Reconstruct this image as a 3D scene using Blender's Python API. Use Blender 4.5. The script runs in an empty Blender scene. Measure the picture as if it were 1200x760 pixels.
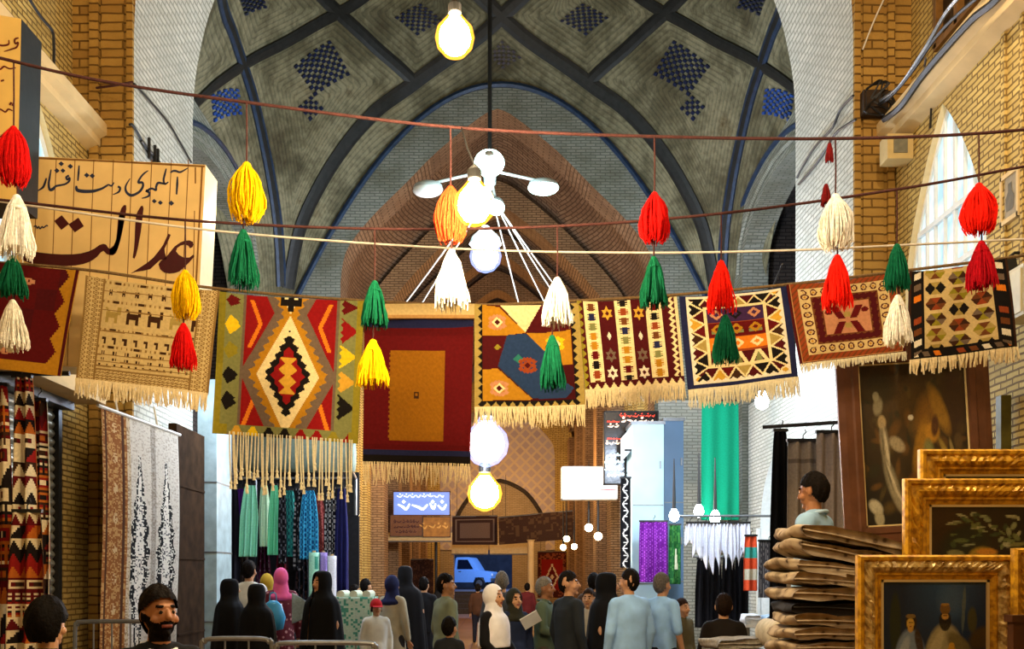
import bpy, bmesh, math, random
import numpy as np
from mathutils import Vector, Matrix
S = bpy.context.scene
COL = S.collection
R = math.radians
F, CX, CY, EYE = 1150.0, 583.0, 675.0, 1.62     # focal length (px), vanishing point, eye height

def P(px, py, Y):
    return Vector(((px-CX)/F*Y, Y, EYE+(CY-py)/F*Y))
def PW(px, py, X):                               # point on a side wall at the given X
    Y = X*F/(px-CX)
    return Vector((X, Y, EYE+(CY-py)/F*Y))

# ------------------------------------------------------------ camera
cam = bpy.data.cameras.new('camera'); co = bpy.data.objects.new('camera', cam); COL.objects.link(co)
co.location = (0, 0, EYE); co.rotation_euler = (R(90), 0, 0)
cam.sensor_width = 36; cam.lens = 36*F/1200
cam.shift_x = (600-CX)/1200; cam.shift_y = (CY-380)/1200
cam.clip_end = 200; cam.clip_start = 0.05
S.camera = co

# ------------------------------------------------------------ materials
def lin(h):
    h = h.lstrip('#'); v = [int(h[i:i+2], 16)/255 for i in (0, 2, 4)]
    return tuple(((c/12.92) if c <= .04045 else ((c+.055)/1.055)**2.4) for c in v)
def c4(h): return (*lin(h), 1) if isinstance(h, str) else (*h[:3], 1)
MC = {}
def newmat(name):
    m = bpy.data.materials.new(name); m.use_nodes = True
    nt = m.node_tree; b = nt.nodes['Principled BSDF']
    return m, nt, b
def N(nt, t, **kw):
    n = nt.nodes.new(t)
    for k, v in kw.items():
        if k in n.inputs: n.inputs[k].default_value = v
        else: setattr(n, k, v)
    return n
def L(nt, a, b): nt.links.new(a, b)
def ramp(nt, fac, stops):
    r = nt.nodes.new('ShaderNodeValToRGB'); L(nt, fac, r.inputs[0])
    el = r.color_ramp.elements
    while len(el) < len(stops): el.new(.5)
    for e, (p, c) in zip(el, stops): e.position = p; e.color = c4(c)
    return r.outputs[0]
def mix(nt, fac, a, b, mode='MIX'):
    n = nt.nodes.new('ShaderNodeMix'); n.data_type = 'RGBA'; n.blend_type = mode
    for s, v in ((n.inputs[0], fac), (n.inputs[6], a), (n.inputs[7], b)):
        if hasattr(v, 'links') or isinstance(v, bpy.types.NodeSocket): L(nt, v, s)
        elif isinstance(v, (int, float)): s.default_value = v
        else: s.default_value = c4(v)
    return n.outputs[2]
def bump(nt, b, h, strength=.3, dist=.02):
    n = N(nt, 'ShaderNodeBump', Strength=strength, Distance=dist); L(nt, h, n.inputs['Height']); L(nt, n.outputs[0], b.inputs['Normal'])

def plain(name, col, rough=.6, metal=0, var=.18, nscale=14, bmp=.15, spec=.3):
    """a coloured material with slight procedural variation and bump"""
    key = (name, str(col))
    if key in MC: return MC[key]
    m, nt, b = newmat(name)
    tc = N(nt, 'ShaderNodeTexCoord'); nz = N(nt, 'ShaderNodeTexNoise', Scale=nscale, Detail=4.0)
    L(nt, tc.outputs['Object'], nz.inputs['Vector'])
    c = Vector(c4(col)[:3])
    d = tuple(c*(1-var)); l = tuple(min(1, x*(1+var)) for x in c)
    L(nt, ramp(nt, nz.outputs[0], [(.3, d), (.7, l)]), b.inputs['Base Color'])
    b.inputs['Roughness'].default_value = rough; b.inputs['Metallic'].default_value = metal
    b.inputs['Specular IOR Level'].default_value = spec
    if bmp: bump(nt, b, nz.outputs[0], bmp, .01)
    MC[key] = m; return m

def emit(name, col, strength):
    m, nt, b = newmat(name)
    b.inputs['Base Color'].default_value = c4(col); b.inputs['Emission Color'].default_value = c4(col)
    b.inputs['Emission Strength'].default_value = strength
    return m

def brick(name, c1, c2, mortar, w=.24, h=.072, stain='#6b4d22', stain_amt=.5, rot=0, bmp=.5, msize=.012, nscale=.9):
    m, nt, b = newmat(name)
    uv = N(nt, 'ShaderNodeUVMap'); mp = N(nt, 'ShaderNodeMapping'); mp.inputs['Rotation'].default_value = (0, 0, rot)
    L(nt, uv.outputs[0], mp.inputs[0])
    wn = N(nt, 'ShaderNodeTexNoise', Scale=5.0, Detail=2.0); L(nt, uv.outputs[0], wn.inputs['Vector'])
    wa = N(nt, 'ShaderNodeMixRGB', blend_type='LINEAR_LIGHT'); wa.inputs[0].default_value = .012
    L(nt, mp.outputs[0], wa.inputs[1]); L(nt, wn.outputs['Color'], wa.inputs[2])
    br = N(nt, 'ShaderNodeTexBrick'); L(nt, wa.outputs[0], br.inputs['Vector'])
    br.inputs['Scale'].default_value = 1; br.inputs['Brick Width'].default_value = w; br.inputs['Row Height'].default_value = h
    br.inputs['Mortar Size'].default_value = msize; br.inputs['Mortar Smooth'].default_value = .4; br.inputs['Bias'].default_value = -.1
    br.inputs['Color1'].default_value = c4(c1); br.inputs['Color2'].default_value = c4(c2); br.inputs['Mortar'].default_value = c4(mortar)
    nz = N(nt, 'ShaderNodeTexNoise', Scale=nscale, Detail=8.0, Roughness=.65); L(nt, uv.outputs[0], nz.inputs['Vector'])
    f = ramp(nt, nz.outputs[0], [(.42, (0, 0, 0)), (.72, (stain_amt,)*3)])
    c = mix(nt, f, br.outputs['Color'], stain)
    L(nt, c, b.inputs['Base Color'])
    b.inputs['Roughness'].default_value = .85; b.inputs['Specular IOR Level'].default_value = .2
    n2 = N(nt, 'ShaderNodeTexNoise', Scale=30.0, Detail=4.0); L(nt, uv.outputs[0], n2.inputs['Vector'])
    hh = N(nt, 'ShaderNodeMath', operation='MULTIPLY_ADD'); L(nt, br.outputs['Fac'], hh.inputs[0]); hh.inputs[1].default_value = -1; L(nt, n2.outputs[0], hh.inputs[2])
    bump(nt, b, hh.outputs[0], bmp, .012)
    return m

def woven(name='woven_wool', rough=.95, scale=260, bmp=.35):
    """dyed wool: the pattern is stored per knot in the mesh colour attribute"""
    if name in MC: return MC[name]
    m, nt, b = newmat(name)
    at = N(nt, 'ShaderNodeAttribute', attribute_name='Col')
    uv = N(nt, 'ShaderNodeUVMap'); nz = N(nt, 'ShaderNodeTexNoise', Scale=40.0, Detail=3.0); L(nt, uv.outputs[0], nz.inputs['Vector'])
    c = mix(nt, 1.0, at.outputs['Color'], ramp(nt, nz.outputs[0], [(.3, (.78,)*3), (.7, (1.0,)*3)]), 'MULTIPLY')
    L(nt, c, b.inputs['Base Color']); b.inputs['Roughness'].default_value = rough; b.inputs['Specular IOR Level'].default_value = .15
    wv = N(nt, 'ShaderNodeTexWave', Scale=scale/6.28, bands_direction='Y'); L(nt, uv.outputs[0], wv.inputs['Vector'])
    bump(nt, b, wv.outputs[0], bmp, .004)
    MC[name] = m; return m
def canvas_mat():
    if 'canvas' in MC: return MC['canvas']
    m, nt, b = newmat('oil_paint')
    at = N(nt, 'ShaderNodeAttribute', attribute_name='Col'); L(nt, at.outputs['Color'], b.inputs['Base Color'])
    nz = N(nt, 'ShaderNodeTexNoise', Scale=90.0); tc = N(nt, 'ShaderNodeTexCoord'); L(nt, tc.outputs['Object'], nz.inputs['Vector'])
    b.inputs['Roughness'].default_value = .45; bump(nt, b, nz.outputs[0], .2, .003)
    MC['canvas'] = m; return m

# ------------------------------------------------------------ mesh builder
class MB:
    def __init__(s): s.v = []; s.f = []; s.m = []; s.c = None
    def vs(s, pts):
        i = len(s.v); s.v.extend([tuple(p) for p in pts]); return i
    def face(s, idx, m=0): s.f.append(tuple(idx)); s.m.append(m)
    def poly(s, pts, m=0):
        i = s.vs(pts); s.face(range(i, i+len(pts)), m)
    def box(s, c, size, rot=None, m=0, taper=1.0):
        c = Vector(c); hx, hy, hz = size[0]/2, size[1]/2, size[2]/2
        pts = []
        for z in (-1, 1):
            k = taper if z > 0 else 1
            for x, y in ((-1, -1), (1, -1), (1, 1), (-1, 1)):
                p = Vector((x*hx*k, y*hy*k, z*hz))
                if rot is not None: p = rot @ p
                pts.append(p+c)
        i = s.vs(pts)
        for q in ((3, 2, 1, 0), (4, 5, 6, 7), (0, 1, 5, 4), (1, 2, 6, 5), (2, 3, 7, 6), (3, 0, 4, 7)): s.face([i+k for k in q], m)
    def tube(s, pts, r, sides=6, m=0, caps=True):
        pts = [Vector(p) for p in pts]; n = len(pts)
        rr = r if isinstance(r, (list, tuple)) else [r]*n
        up = None; rings = []
        for k in range(n):
            t = (pts[min(k+1, n-1)]-pts[max(k-1, 0)])
            t = t.normalized() if t.length > 1e-9 else Vector((0, 0, 1))
            if up is None:
                up = t.orthogonal().normalized()
            up = (up-t*up.dot(t)); up = up.normalized() if up.length > 1e-6 else t.orthogonal().normalized()
            w = t.cross(up)
            rings.append(s.vs([pts[k]+(up*math.cos(a)+w*math.sin(a))*rr[k] for a in [2*math.pi*j/sides for j in range(sides)]]))
        for k in range(n-1):
            a, b = rings[k], rings[k+1]
            for j in range(sides):
                j2 = (j+1) % sides; s.face((a+j, a+j2, b+j2, b+j), m)
        if caps:
            s.face([rings[0]+j for j in range(sides)][::-1], m); s.face([rings[-1]+j for j in range(sides)], m)
    def lathe(s, prof, c=(0, 0, 0), seg=16, m=0, rot=None, sx=1, sy=1):
        c = Vector(c); rings = []
        for r, z in prof:
            pts = []
            for j in range(seg):
                a = 2*math.pi*j/seg; p = Vector((math.cos(a)*r*sx, math.sin(a)*r*sy, z))
                if rot is not None: p = rot @ p
                pts.append(p+c)
            rings.append(s.vs(pts))
        for k in range(len(rings)-1):
            a, b = rings[k], rings[k+1]
            for j in range(seg): s.face((a+j, a+(j+1) % seg, b+(j+1) % seg, b+j), m)
        s.face([rings[0]+j for j in range(seg)][::-1], m); s.face([rings[-1]+j for j in range(seg)], m)
    def ball(s, c, r, seg=12, m=0, rot=None):
        if not isinstance(r, (tuple, list, Vector)): r = (r, r, r)
        prof = [(math.sin(math.pi*k/(seg//2+2))*1.0, -math.cos(math.pi*k/(seg//2+2))) for k in range(0, seg//2+3)]
        c = Vector(c); rings = []
        bot = s.vs([c+(rot@Vector((0, 0, -r[2])) if rot else Vector((0, 0, -r[2])))])
        for q, z in prof[1:-1]:
            pts = []
            for j in range(seg):
                a = 2*math.pi*j/seg; p = Vector((math.cos(a)*q*r[0], math.sin(a)*q*r[1], z*r[2]))
                if rot is not None: p = rot @ p
                pts.append(p+c)
            rings.append(s.vs(pts))
        top = s.vs([c+(rot@Vector((0, 0, r[2])) if rot else Vector((0, 0, r[2])))])
        for j in range(seg): s.face((bot, rings[0]+(j+1) % seg, rings[0]+j), m); s.face((top, rings[-1]+j, rings[-1]+(j+1) % seg), m)
        for k in range(len(rings)-1):
            a, b = rings[k], rings[k+1]
            for j in range(seg): s.face((a+j, a+(j+1) % seg, b+(j+1) % seg, b+j), m)
    def cap(s, a, ra, b, rb, seg=10):                      # tapered capsule
        a = Vector(a); b = Vector(b)
        s.ball(a, ra, seg); s.ball(b, rb, seg)
        if (b-a).length > 1e-4: s.tube([a, b], [ra, rb], seg)
    def grid(s, fn, nu, nv, m=0, mf=None):
        i = len(s.v)
        for b in range(nv+1):
            for a in range(nu+1): s.v.append(tuple(fn(a/nu, b/nv)))
        w = nu+1
        for b in range(nv):
            for a in range(nu):
                s.face((i+b*w+a, i+b*w+a+1, i+(b+1)*w+a+1, i+(b+1)*w+a), mf(a, b) if mf else m)
    def prism(s, poly, O, ex, ey, en, d, m=0):             # polygon (2D) extruded by d along en
        O = Vector(O); n = len(poly)
        a = s.vs([O+ex*x+ey*y for x, y in poly]); b = s.vs([O+ex*x+ey*y+en*d for x, y in poly])
        s.face([a+k for k in range(n)][::-1], m); s.face([b+k for k in range(n)], m)
        for k in range(n): s.face((a+k, a+(k+1) % n, b+(k+1) % n, b+k), m)
    def build(s, name, mats, parent=None, smooth=False, uv=True, loc=None, kind=None, rot=None):
        me = bpy.data.meshes.new(name)
        me.from_pydata(s.v, [], s.f)
        if not isinstance(mats, (list, tuple)): mats = [mats]
        for mm in mats: me.materials.append(mm)
        if len(mats) > 1: me.polygons.foreach_set('material_index', s.m)
        if smooth: me.polygons.foreach_set('use_smooth', [True]*len(s.f))
        if uv and s.f:
            nv = len(me.vertices); v = np.empty(nv*3); me.vertices.foreach_get('co', v); v = v.reshape(-1, 3)
            nl = len(me.loops); li = np.empty(nl, dtype=np.int32); me.loops.foreach_get('vertex_index', li)
            nrm = np.empty(len(s.f)*3); me.polygons.foreach_get('normal', nrm); nrm = np.abs(nrm.reshape(-1, 3))
            tot = np.empty(len(s.f), dtype=np.int32); me.polygons.foreach_get('loop_total', tot)
            ax = np.repeat(np.argmax(nrm, axis=1), tot); p = v[li]
            u = np.where(ax == 0, p[:, 1], p[:, 0]); w = np.where(ax == 2, p[:, 1], p[:, 2])
            lay = me.uv_layers.new(name='UVMap'); lay.data.foreach_set('uv', np.stack([u, w], 1).ravel())
        if s.c is not None:
            at = me.color_attributes.new('Col', 'FLOAT_COLOR', 'CORNER')
            tot = [len(f) for f in s.f]
            arr = np.ones((sum(tot), 4)); cc = np.array(s.c); arr[:, :3] = np.repeat(cc, tot, axis=0)
            at.data.foreach_set('color', arr.ravel())
        me.update()
        o = bpy.data.objects.new(name, me); COL.objects.link(o)
        if parent is not None: o.parent = parent
        if loc is not None: o.location = loc
        if rot is not None: o.rotation_euler = rot
        if kind: o['kind'] = kind
        return o

def thing(name, label, cat, loc=(0, 0, 0), group=None, rotz=0):
    o = bpy.data.objects.new(name, None); o.empty_display_size = .1; COL.objects.link(o)
    o.location = loc; o.rotation_euler = (0, 0, rotz)
    return tag(o, label, cat, group)
def tag(o, label, cat, group=None):
    o['label'] = label; o['category'] = cat
    if group: o['group'] = group
    return o
def struct(mb, name, mats, parent=None, smooth=False):
    o = mb.build(name, mats, parent, smooth)
    if parent is None: o['kind'] = 'structure'
    return o
def light(name, loc, power, col, radius=.1):
    l = bpy.data.lights.new(name, 'POINT'); l.energy = power; l.color = lin(col); l.shadow_soft_size = radius
    o = bpy.data.objects.new(name, l); COL.objects.link(o); o.location = loc
    return o
def lerp(a, b, t): return a+(b-a)*t
def interp(pts, x):
    """piecewise-linear y(x), pts sorted by x"""
    if x <= pts[0][0]: return pts[0][1]
    for (x0, y0), (x1, y1) in zip(pts, pts[1:]):
        if x <= x1: return y0+(y1-y0)*(x-x0)/(x1-x0)
    return pts[-1][1]
def smoothline(pts, n=8):
    """Catmull-Rom through points (tuples of any size)"""
    pts = [Vector(p) for p in pts]; out = []
    for k in range(len(pts)-1):
        p0 = pts[max(k-1, 0)]; p1 = pts[k]; p2 = pts[k+1]; p3 = pts[min(k+2, len(pts)-1)]
        for j in range(n):
            t = j/n
            out.append(.5*((2*p1)+(p2-p0)*t+(2*p0-5*p1+4*p2-p3)*t*t+(3*p1-p0-3*p2+p3)*t**3))
    out.append(pts[-1]); return out
VX, VY, VZ = Vector((1, 0, 0)), Vector((0, 1, 0)), Vector((0, 0, 1))
rnd = random.Random(11)

# writing: broad-nib strokes as thin raised shapes
def stroke2d(pts, widths, n=6):
    pl = smoothline([(x, y) for x, y in pts], n); m = len(pl)
    if not isinstance(widths, (list, tuple)): widths = [widths]*len(pts)
    ws = [interp([(i/(len(widths)-1), w) for i, w in enumerate(widths)], k/(m-1)) for k in range(m)]
    a, b = [], []
    for k in range(m):
        t = pl[min(k+1, m-1)]-pl[max(k-1, 0)]
        t = t.normalized() if t.length > 1e-9 else Vector((1, 0))
        nrm = Vector((-t[1], t[0]))*ws[k]/2
        a.append(pl[k]+nrm); b.append(pl[k]-nrm)
    return a, b
def ink_stroke(mb, fn, pts, widths, m=0, d=.004, n=6):
    """fn maps 2D -> 3D on the sign's face; the stroke is a thin raised ribbon towards -Y"""
    a, b = stroke2d(pts, widths, n)
    off = Vector((0, -d, 0))
    A = [fn(*p) for p in a]; B = [fn(*p) for p in b]
    k = len(A)
    i = mb.vs([p+off for p in A]+[p+off for p in B]+A+B)
    for j in range(k-1):
        mb.face((i+j, i+k+j, i+k+j+1, i+j+1), m)
        mb.face((i+2*k+j, i+j, i+j+1, i+2*k+j+1), m); mb.face((i+k+j, i+3*k+j, i+3*k+j+1, i+k+j+1), m)
def ink_poly(mb, fn, poly, m=0, d=.004):
    off = Vector((0, -d, 0)); A = [fn(*p) for p in poly]; n = len(A)
    i = mb.vs([p+off for p in A]+A)
    mb.face([i+j for j in range(n)], m)
    for j in range(n): mb.face((i+j, i+(j+1) % n, i+n+(j+1) % n, i+n+j), m)
# ============================================================ THE SETTING
WL, WR = -4.65, 4.52            # side walls of the near hall
M_wall = brick('brick_beige', '#cbb068', '#b59a56', '#6f5830', w=.21, h=.06, stain='#8a7040', stain_amt=.55)
M_pil = brick('brick_ochre', '#ad8742', '#987236', '#5d4119', w=.5, h=.1, stain='#7a5a24', stain_amt=.7, bmp=.7)
M_pale = brick('brick_pale', '#c6c4b6', '#b4b3a6', '#8c8b80', stain='#8c8d80', stain_amt=.55, w=.22, h=.065)
M_grey = brick('brick_grey', '#8b8d82', '#7e8278', '#62665e', stain='#4b4a33', stain_amt=.8, w=.2, h=.06)
M_brown = brick('brick_brown', '#8d7258', '#7b6149', '#553f2d', stain='#4a3526', stain_amt=.6)
M_rib = brick('brick_umber', '#a1835f', '#8c7050', '#5d4830', w=.21, h=.06, stain='#5a4430', stain_amt=.6)
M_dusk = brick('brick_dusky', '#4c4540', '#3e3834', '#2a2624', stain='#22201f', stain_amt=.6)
M_plaster = plain('plaster_cream', '#c7ad7c', rough=.8, var=.12, nscale=3)
M_stone = plain('stone_slab', '#9db3b8', rough=.35, var=.25, nscale=5)
M_darkpost = plain('dark_wood_panel', '#2e1f12', rough=.9, var=.4, nscale=6, spec=.05)
M_blue = plain('glazed_blue_brick', '#1e2f47', rough=.4, var=.35, nscale=9)
M_slate = plain('glazed_slate_brick', '#1d1e1d', rough=.5, var=.35, nscale=9)
M_tile = plain('cobalt_tile', '#141c38', rough=.3, var=.3)
M_tileB = plain('bright_cobalt_tile', '#1b3f86', rough=.3, var=.3)
M_tileW = plain('white_tile', '#b5b9b4', rough=.4, var=.15)
M_white = plain('white_painted_metal', '#d8dad6', rough=.5, var=.06)
M_iron = plain('grey_iron', '#77797a', rough=.4, metal=.6, var=.15)
M_dark = plain('dark_metal', '#191817', rough=.5, var=.3)

def floor_mat():
    m, nt, b = newmat('worn_floor_tiles')
    uv = N(nt, 'ShaderNodeUVMap'); br = N(nt, 'ShaderNodeTexBrick', offset=0.0); L(nt, uv.outputs[0], br.inputs['Vector'])
    br.inputs['Scale'].default_value = 1; br.inputs['Brick Width'].default_value = .6; br.inputs['Row Height'].default_value = .6
    br.inputs['Mortar Size'].default_value = .012
    br.inputs['Color1'].default_value = c4('#9a7a58'); br.inputs['Color2'].default_value = c4('#8b6d4e'); br.inputs['Mortar'].default_value = c4('#57442f')
    nz = N(nt, 'ShaderNodeTexNoise', Scale=1.5, Detail=6.0); L(nt, uv.outputs[0], nz.inputs['Vector'])
    L(nt, mix(nt, ramp(nt, nz.outputs[0], [(.4, (0, 0, 0)), (.75, (.5,)*3)]), br.outputs['Color'], '#5f4a35'), b.inputs['Base Color'])
    b.inputs['Roughness'].default_value = .35
    bump(nt, b, nz.outputs[0], .1, .01); return m
M_floor = floor_mat()

def arch_wall(mb, O, U, Nn, u0, u1, z0, z1, uc, prof, zsill=None, depth=.3, m=0, mr=None, rmb=None):
    """wall in the plane O+U*u+Z*z with an arched opening; prof = [(du, z)...] from the spring (largest du) to 0"""
    O, U, Nn = Vector(O), Vector(U), Vector(Nn); zs = z0 if zsill is None else zsill
    pt = lambda u, z: O+U*u+VZ*z
    hw = prof[0][0]
    left = [(uc-d, z) for d, z in prof]; right = [(uc+d, z) for d, z in prof[::-1]]
    line = left+right[1:]
    mb.poly([pt(u0, z0), pt(uc-hw, z0), pt(uc-hw, z1), pt(u0, z1)], m)
    mb.poly([pt(uc+hw, z0), pt(u1, z0), pt(u1, z1), pt(uc+hw, z1)], m)
    for (a, za), (b, zb) in zip(line, line[1:]): mb.poly([pt(a, za), pt(b, zb), pt(b, z1), pt(a, z1)], m)
    if zs > z0: mb.poly([pt(uc-hw, z0), pt(uc+hw, z0), pt(uc+hw, zs), pt(uc-hw, zs)], m)
    full = [(uc-hw, zs)]+line+[(uc+hw, zs)]
    R_ = rmb or mb; mr = m if mr is None else mr
    for (a, za), (b, zb) in zip(full, full[1:]):
        R_.poly([pt(a, za), pt(b, zb), pt(b, zb)+Nn*depth, pt(a, za)+Nn*depth], mr)
    if zs > z0: R_.poly([pt(uc-hw, zs), pt(uc+hw, zs), pt(uc+hw, zs)+Nn*depth, pt(uc-hw, zs)+Nn*depth], mr)
    return full
def arcprof(pts, n=6):
    s = smoothline(pts, n); return [(max(0, p[0]), p[1]) for p in s]

# ---- floor
b = MB(); b.grid(lambda u, v: (lerp(-12, 12, u), lerp(-3, 70, v), 0), 6, 18); struct(b, 'floor', M_floor)

# ---- side walls of the near hall
WINP = arcprof([(.9, 4.9), (.72, 5.38), (.42, 5.9), (.16, 6.25), (0, 6.42)], 4)
M_reveal = plain('window_reveal_plaster', '#d3c39a', rough=.8, var=.08)
def pane_mat():
    m, nt, b = newmat('lit_window_pane'); tc = N(nt, 'ShaderNodeTexCoord'); nz = N(nt, 'ShaderNodeTexNoise', Scale=3.0)
    L(nt, tc.outputs['Object'], nz.inputs['Vector'])
    c = ramp(nt, nz.outputs[0], [(.35, '#8fb9d0'), (.65, '#d9ecf0')])
    L(nt, c, b.inputs['Base Color']); L(nt, c, b.inputs['Emission Color']); b.inputs['Emission Strength'].default_value = .8
    b.inputs['Roughness'].default_value = .1; return m
M_pane = pane_mat()
YB = -3.0
def side_wall(name, X, sgn, wn):
    b = MB(); out = Vector((sgn, 0, 0))
    arch_wall(b, (X, 0, 0), VY, out, YB, 11.15, 0, 6.45, 9.97, WINP, 4.2, .1, 0, 1)
    # cornice: stepped courses, then the recessed upper wall
    prof = [(0, 6.45), (.14, 6.5), (.14, 6.58), (.22, 6.62), (.22, 6.74), (.05, 6.86), (-.18, 6.9), (-.18, 9.6)]
    for k, ((a, za), (c, zc)) in enumerate(zip(prof, prof[1:])):
        b.grid(lambda u, v: (X-sgn*lerp(a, c, v), lerp(YB, 11.15, u), lerp(za, zc, v)), 12, 1, 2 if k < 6 else 0)
    # sunken panel moulding round the window
    for y0, y1, z0, z1 in ((8.7, 8.76, 3.9, 6.45), (8.4, 8.44, 3.9, 6.45)):
        b.box((X-sgn*.012, (y0+y1)/2, (z0+z1)/2), (.03, y1-y0, z1-z0), m=0)
    w = struct(b, name, [M_wall, M_reveal, M_plaster])
    # window: pane, frame bars
    g = MB(); xx = X+sgn*.095
    line = [(9.97-d, z) for d, z in WINP]+[(9.97+d, z) for d, z in WINP[::-1]][1:]
    g.poly([(xx, y, z) for y, z in [(9.07, 4.2)]+line+[(10.87, 4.2)]])
    o = struct(g, 'window_%d' % wn, M_pane)
    f = MB()
    def top(y): return interp(sorted([(a, z) for a, z in line]), y)
    for y in (9.25, 9.45, 9.65, 9.86, 10.08, 10.3, 10.5, 10.7):
        zt = top(y)-.02
        f.box((xx-sgn*.015, y, (4.2+zt)/2), (.03, .03 if y != 9.86 else .05, zt-4.2))
    for z in (4.75, 5.32): 
        ys = [a for a, zz in line if zz > z]; f.box((xx-sgn*.02, (min(ys)+max(ys))/2, z), (.04, max(ys)-min(ys), .055))
    f.tube([(xx-sgn*.01, y, z) for y, z in [(9.07, 4.2)]+line+[(10.87, 4.2)]], .03, 4)
    f.build('window_frame', M_white, o)
side_wall('wall_left', WL, -1, 2)
side_wall('wall_right', WR, 1, 1)
# upper opening in the right wall, a wooden casement high above the cornice
b = MB(); b.box((WR+.17, 9.85, 8.0), (.04, .9, 1.6)); o = struct(b, 'window_3', plain('dark_glass', '#16120e', rough=.15))
b = MB()
for y in (9.38, 9.85, 10.32): b.box((WR+.12, y, 8.0), (.09, .07, 1.66))
for z in (7.18, 8.0, 8.82): b.box((WR+.12, 9.85, z), (.09, 1.0, .07))
b.build('window_frame', plain('varnished_wood', '#6d4a1e', rough=.5, var=.3), o)

# ---- transverse arch (pilaster faces, deep jambs)
AP = arcprof([(4.085, 7.8), (4.03, 8.5), (3.8, 9.4), (3.3, 10.3), (2.4, 11.2), (1.2, 11.85), (0, 12.2)], 5)
b = MB()
arch_wall(b, (0, 11.15, 0), VX, VY, WL-.4, WR+.4, 0, 13.0, -.045, AP, None, 2.15, 0, 1)
# raised brick edging on the pilasters
for x0, x1, d in ((-4.2, -4.13, .05), (-4.62, -4.52, .05), (4.04, 4.11, .05), (4.42, 4.5, .05), (-4.5, -4.24, .02), (4.15, 4.38, .02)):
    b.box(((x0+x1)/2, 11.15-d/2, 6.0), (x1-x0, d, 12), m=2)
struct(b, 'wall_arch', [M_pil, M_pale, M_pil])

# ---- barrel ceiling of the near hall (above the frame)
b = MB()
def barrel(u, v):
    a = math.pi*u; return (-.065-4.8*math.cos(a), lerp(YB, 11.15, v), 9.4+3.4*math.sin(a))
b.grid(barrel, 20, 6); struct(b, 'ceiling_near', M_wall)
b = MB(); b.poly([(WL-.2, YB, 0), (WR+.2, YB, 0), (WR+.2, YB, 13), (WL-.2, YB, 13)]); struct(b, 'wall_back', M_wall)

# ---- the crossing: side walls, far wall
XS = 4.7
SP = arcprof([(2.25, 7.3), (2.12, 7.8), (1.6, 8.2), (.8, 8.42), (0, 8.5)], 4)
for sgn, nm in ((-1, 'wall_crossing_left'), (1, 'wall_crossing_right')):
    b = MB()
    arch_wall(b, (sgn*XS, 0, 0), VY, (sgn, 0, 0), 13.3, 20.0, 0, 9.0, 16.6, SP, None, .5, 0, 0)
    b.poly([(sgn*XS, 13.3, 9.0), (sgn*XS, 20, 9.0), (sgn*5.2, 20, 9.0), (sgn*5.2, 13.3, 9.0)]); b.poly([(sgn*5.2, 13.3, 9.0), (sgn*5.2, 20, 9.0), (sgn*5.2, 20, 12), (sgn*5.2, 13.3, 12)])
    # ring moulding round the side arch and the glazed line over it
    ring = [(16.6-d, z) for d, z in SP]+[(16.6+d, z) for d, z in SP[::-1]][1:]
    pts = [Vector((sgn*(XS-.02), y+(y-16.6)*.09, z+.16)) for y, z in ring]
    b.tube(pts, .05, 6, 0)
    b.tube([Vector((sgn*(XS-.015), y, z)) for y, z in smoothline([(19.7, 7.9), (19.2, 8.5), (18.2, 8.86), (16.8, 8.95), (15.4, 8.7), (14.2, 8.2)], 5)], .045, 6, 1)
    # alley behind the arch
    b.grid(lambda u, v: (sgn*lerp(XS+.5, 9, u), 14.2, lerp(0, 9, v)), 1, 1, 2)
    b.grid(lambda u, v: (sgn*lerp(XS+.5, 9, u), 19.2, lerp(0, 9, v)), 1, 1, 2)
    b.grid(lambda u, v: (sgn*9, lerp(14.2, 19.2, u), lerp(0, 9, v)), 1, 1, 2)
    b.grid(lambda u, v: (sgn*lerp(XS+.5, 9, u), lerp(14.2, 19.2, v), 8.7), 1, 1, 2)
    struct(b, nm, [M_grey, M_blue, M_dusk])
# right: pale partition wall with a blind arched doorway; left: shop wall
b = MB()
arch_wall(b, (XS+.12, 0, 0), VY, (1, 0, 0), 14.3, 18.9, 0, 4.9, 17.1, arcprof([(.9, 2.5), (.8, 2.95), (.5, 3.4), (0, 3.75)], 4), None, .25, 0, 1)
b.poly([(XS+.36, 16.1, 0), (XS+.36, 18.1, 0), (XS+.36, 18.1, 3.8), (XS+.36, 16.1, 3.8)], 1)
for d, z0 in ((.95, 0), (-.95, 0)): b.box((XS+.1, 17.1+d, 1.25), (.06, .1, 2.5), m=1)
struct(b, 'wall_partition_right', [M_pale, plain('whitewash', '#d5d8d4', rough=.8, var=.08)])
b = MB(); b.box((3.98, 19.97, 2.6), (1.42, .05, 5.2)); struct(b, 'wall_partition_far', M_pale)
b = MB(); b.poly([(-XS-.15, 14.3, 0), (-XS-.15, 18.9, 0), (-XS-.15, 18.9, 4.6), (-XS-.15, 14.3, 4.6)]); struct(b, 'wall_partition_left', M_dusk)

OP = arcprof([(3.2, 7.6), (3.08, 8.25), (2.6, 8.9), (1.9, 9.6), (1.2, 10.3), (.35, 10.98), (0, 11.15)], 4)
b = MB()
arch_wall(b, (0, 20.0, 0), VX, VY, -XS, XS, 0, 13.5, 0, OP, None, .9, 0, 1)
LUN = [(x/10, 11.62-.25*(x/10)**2) for x in range(-44, 45, 2)]
b.tube([Vector((p[0]+.08, 19.96, p[1])) for p in LUN], .06, 6, 2)
struct(b, 'wall_crossing_far', [M_grey, M_brown, M_blue])

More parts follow.
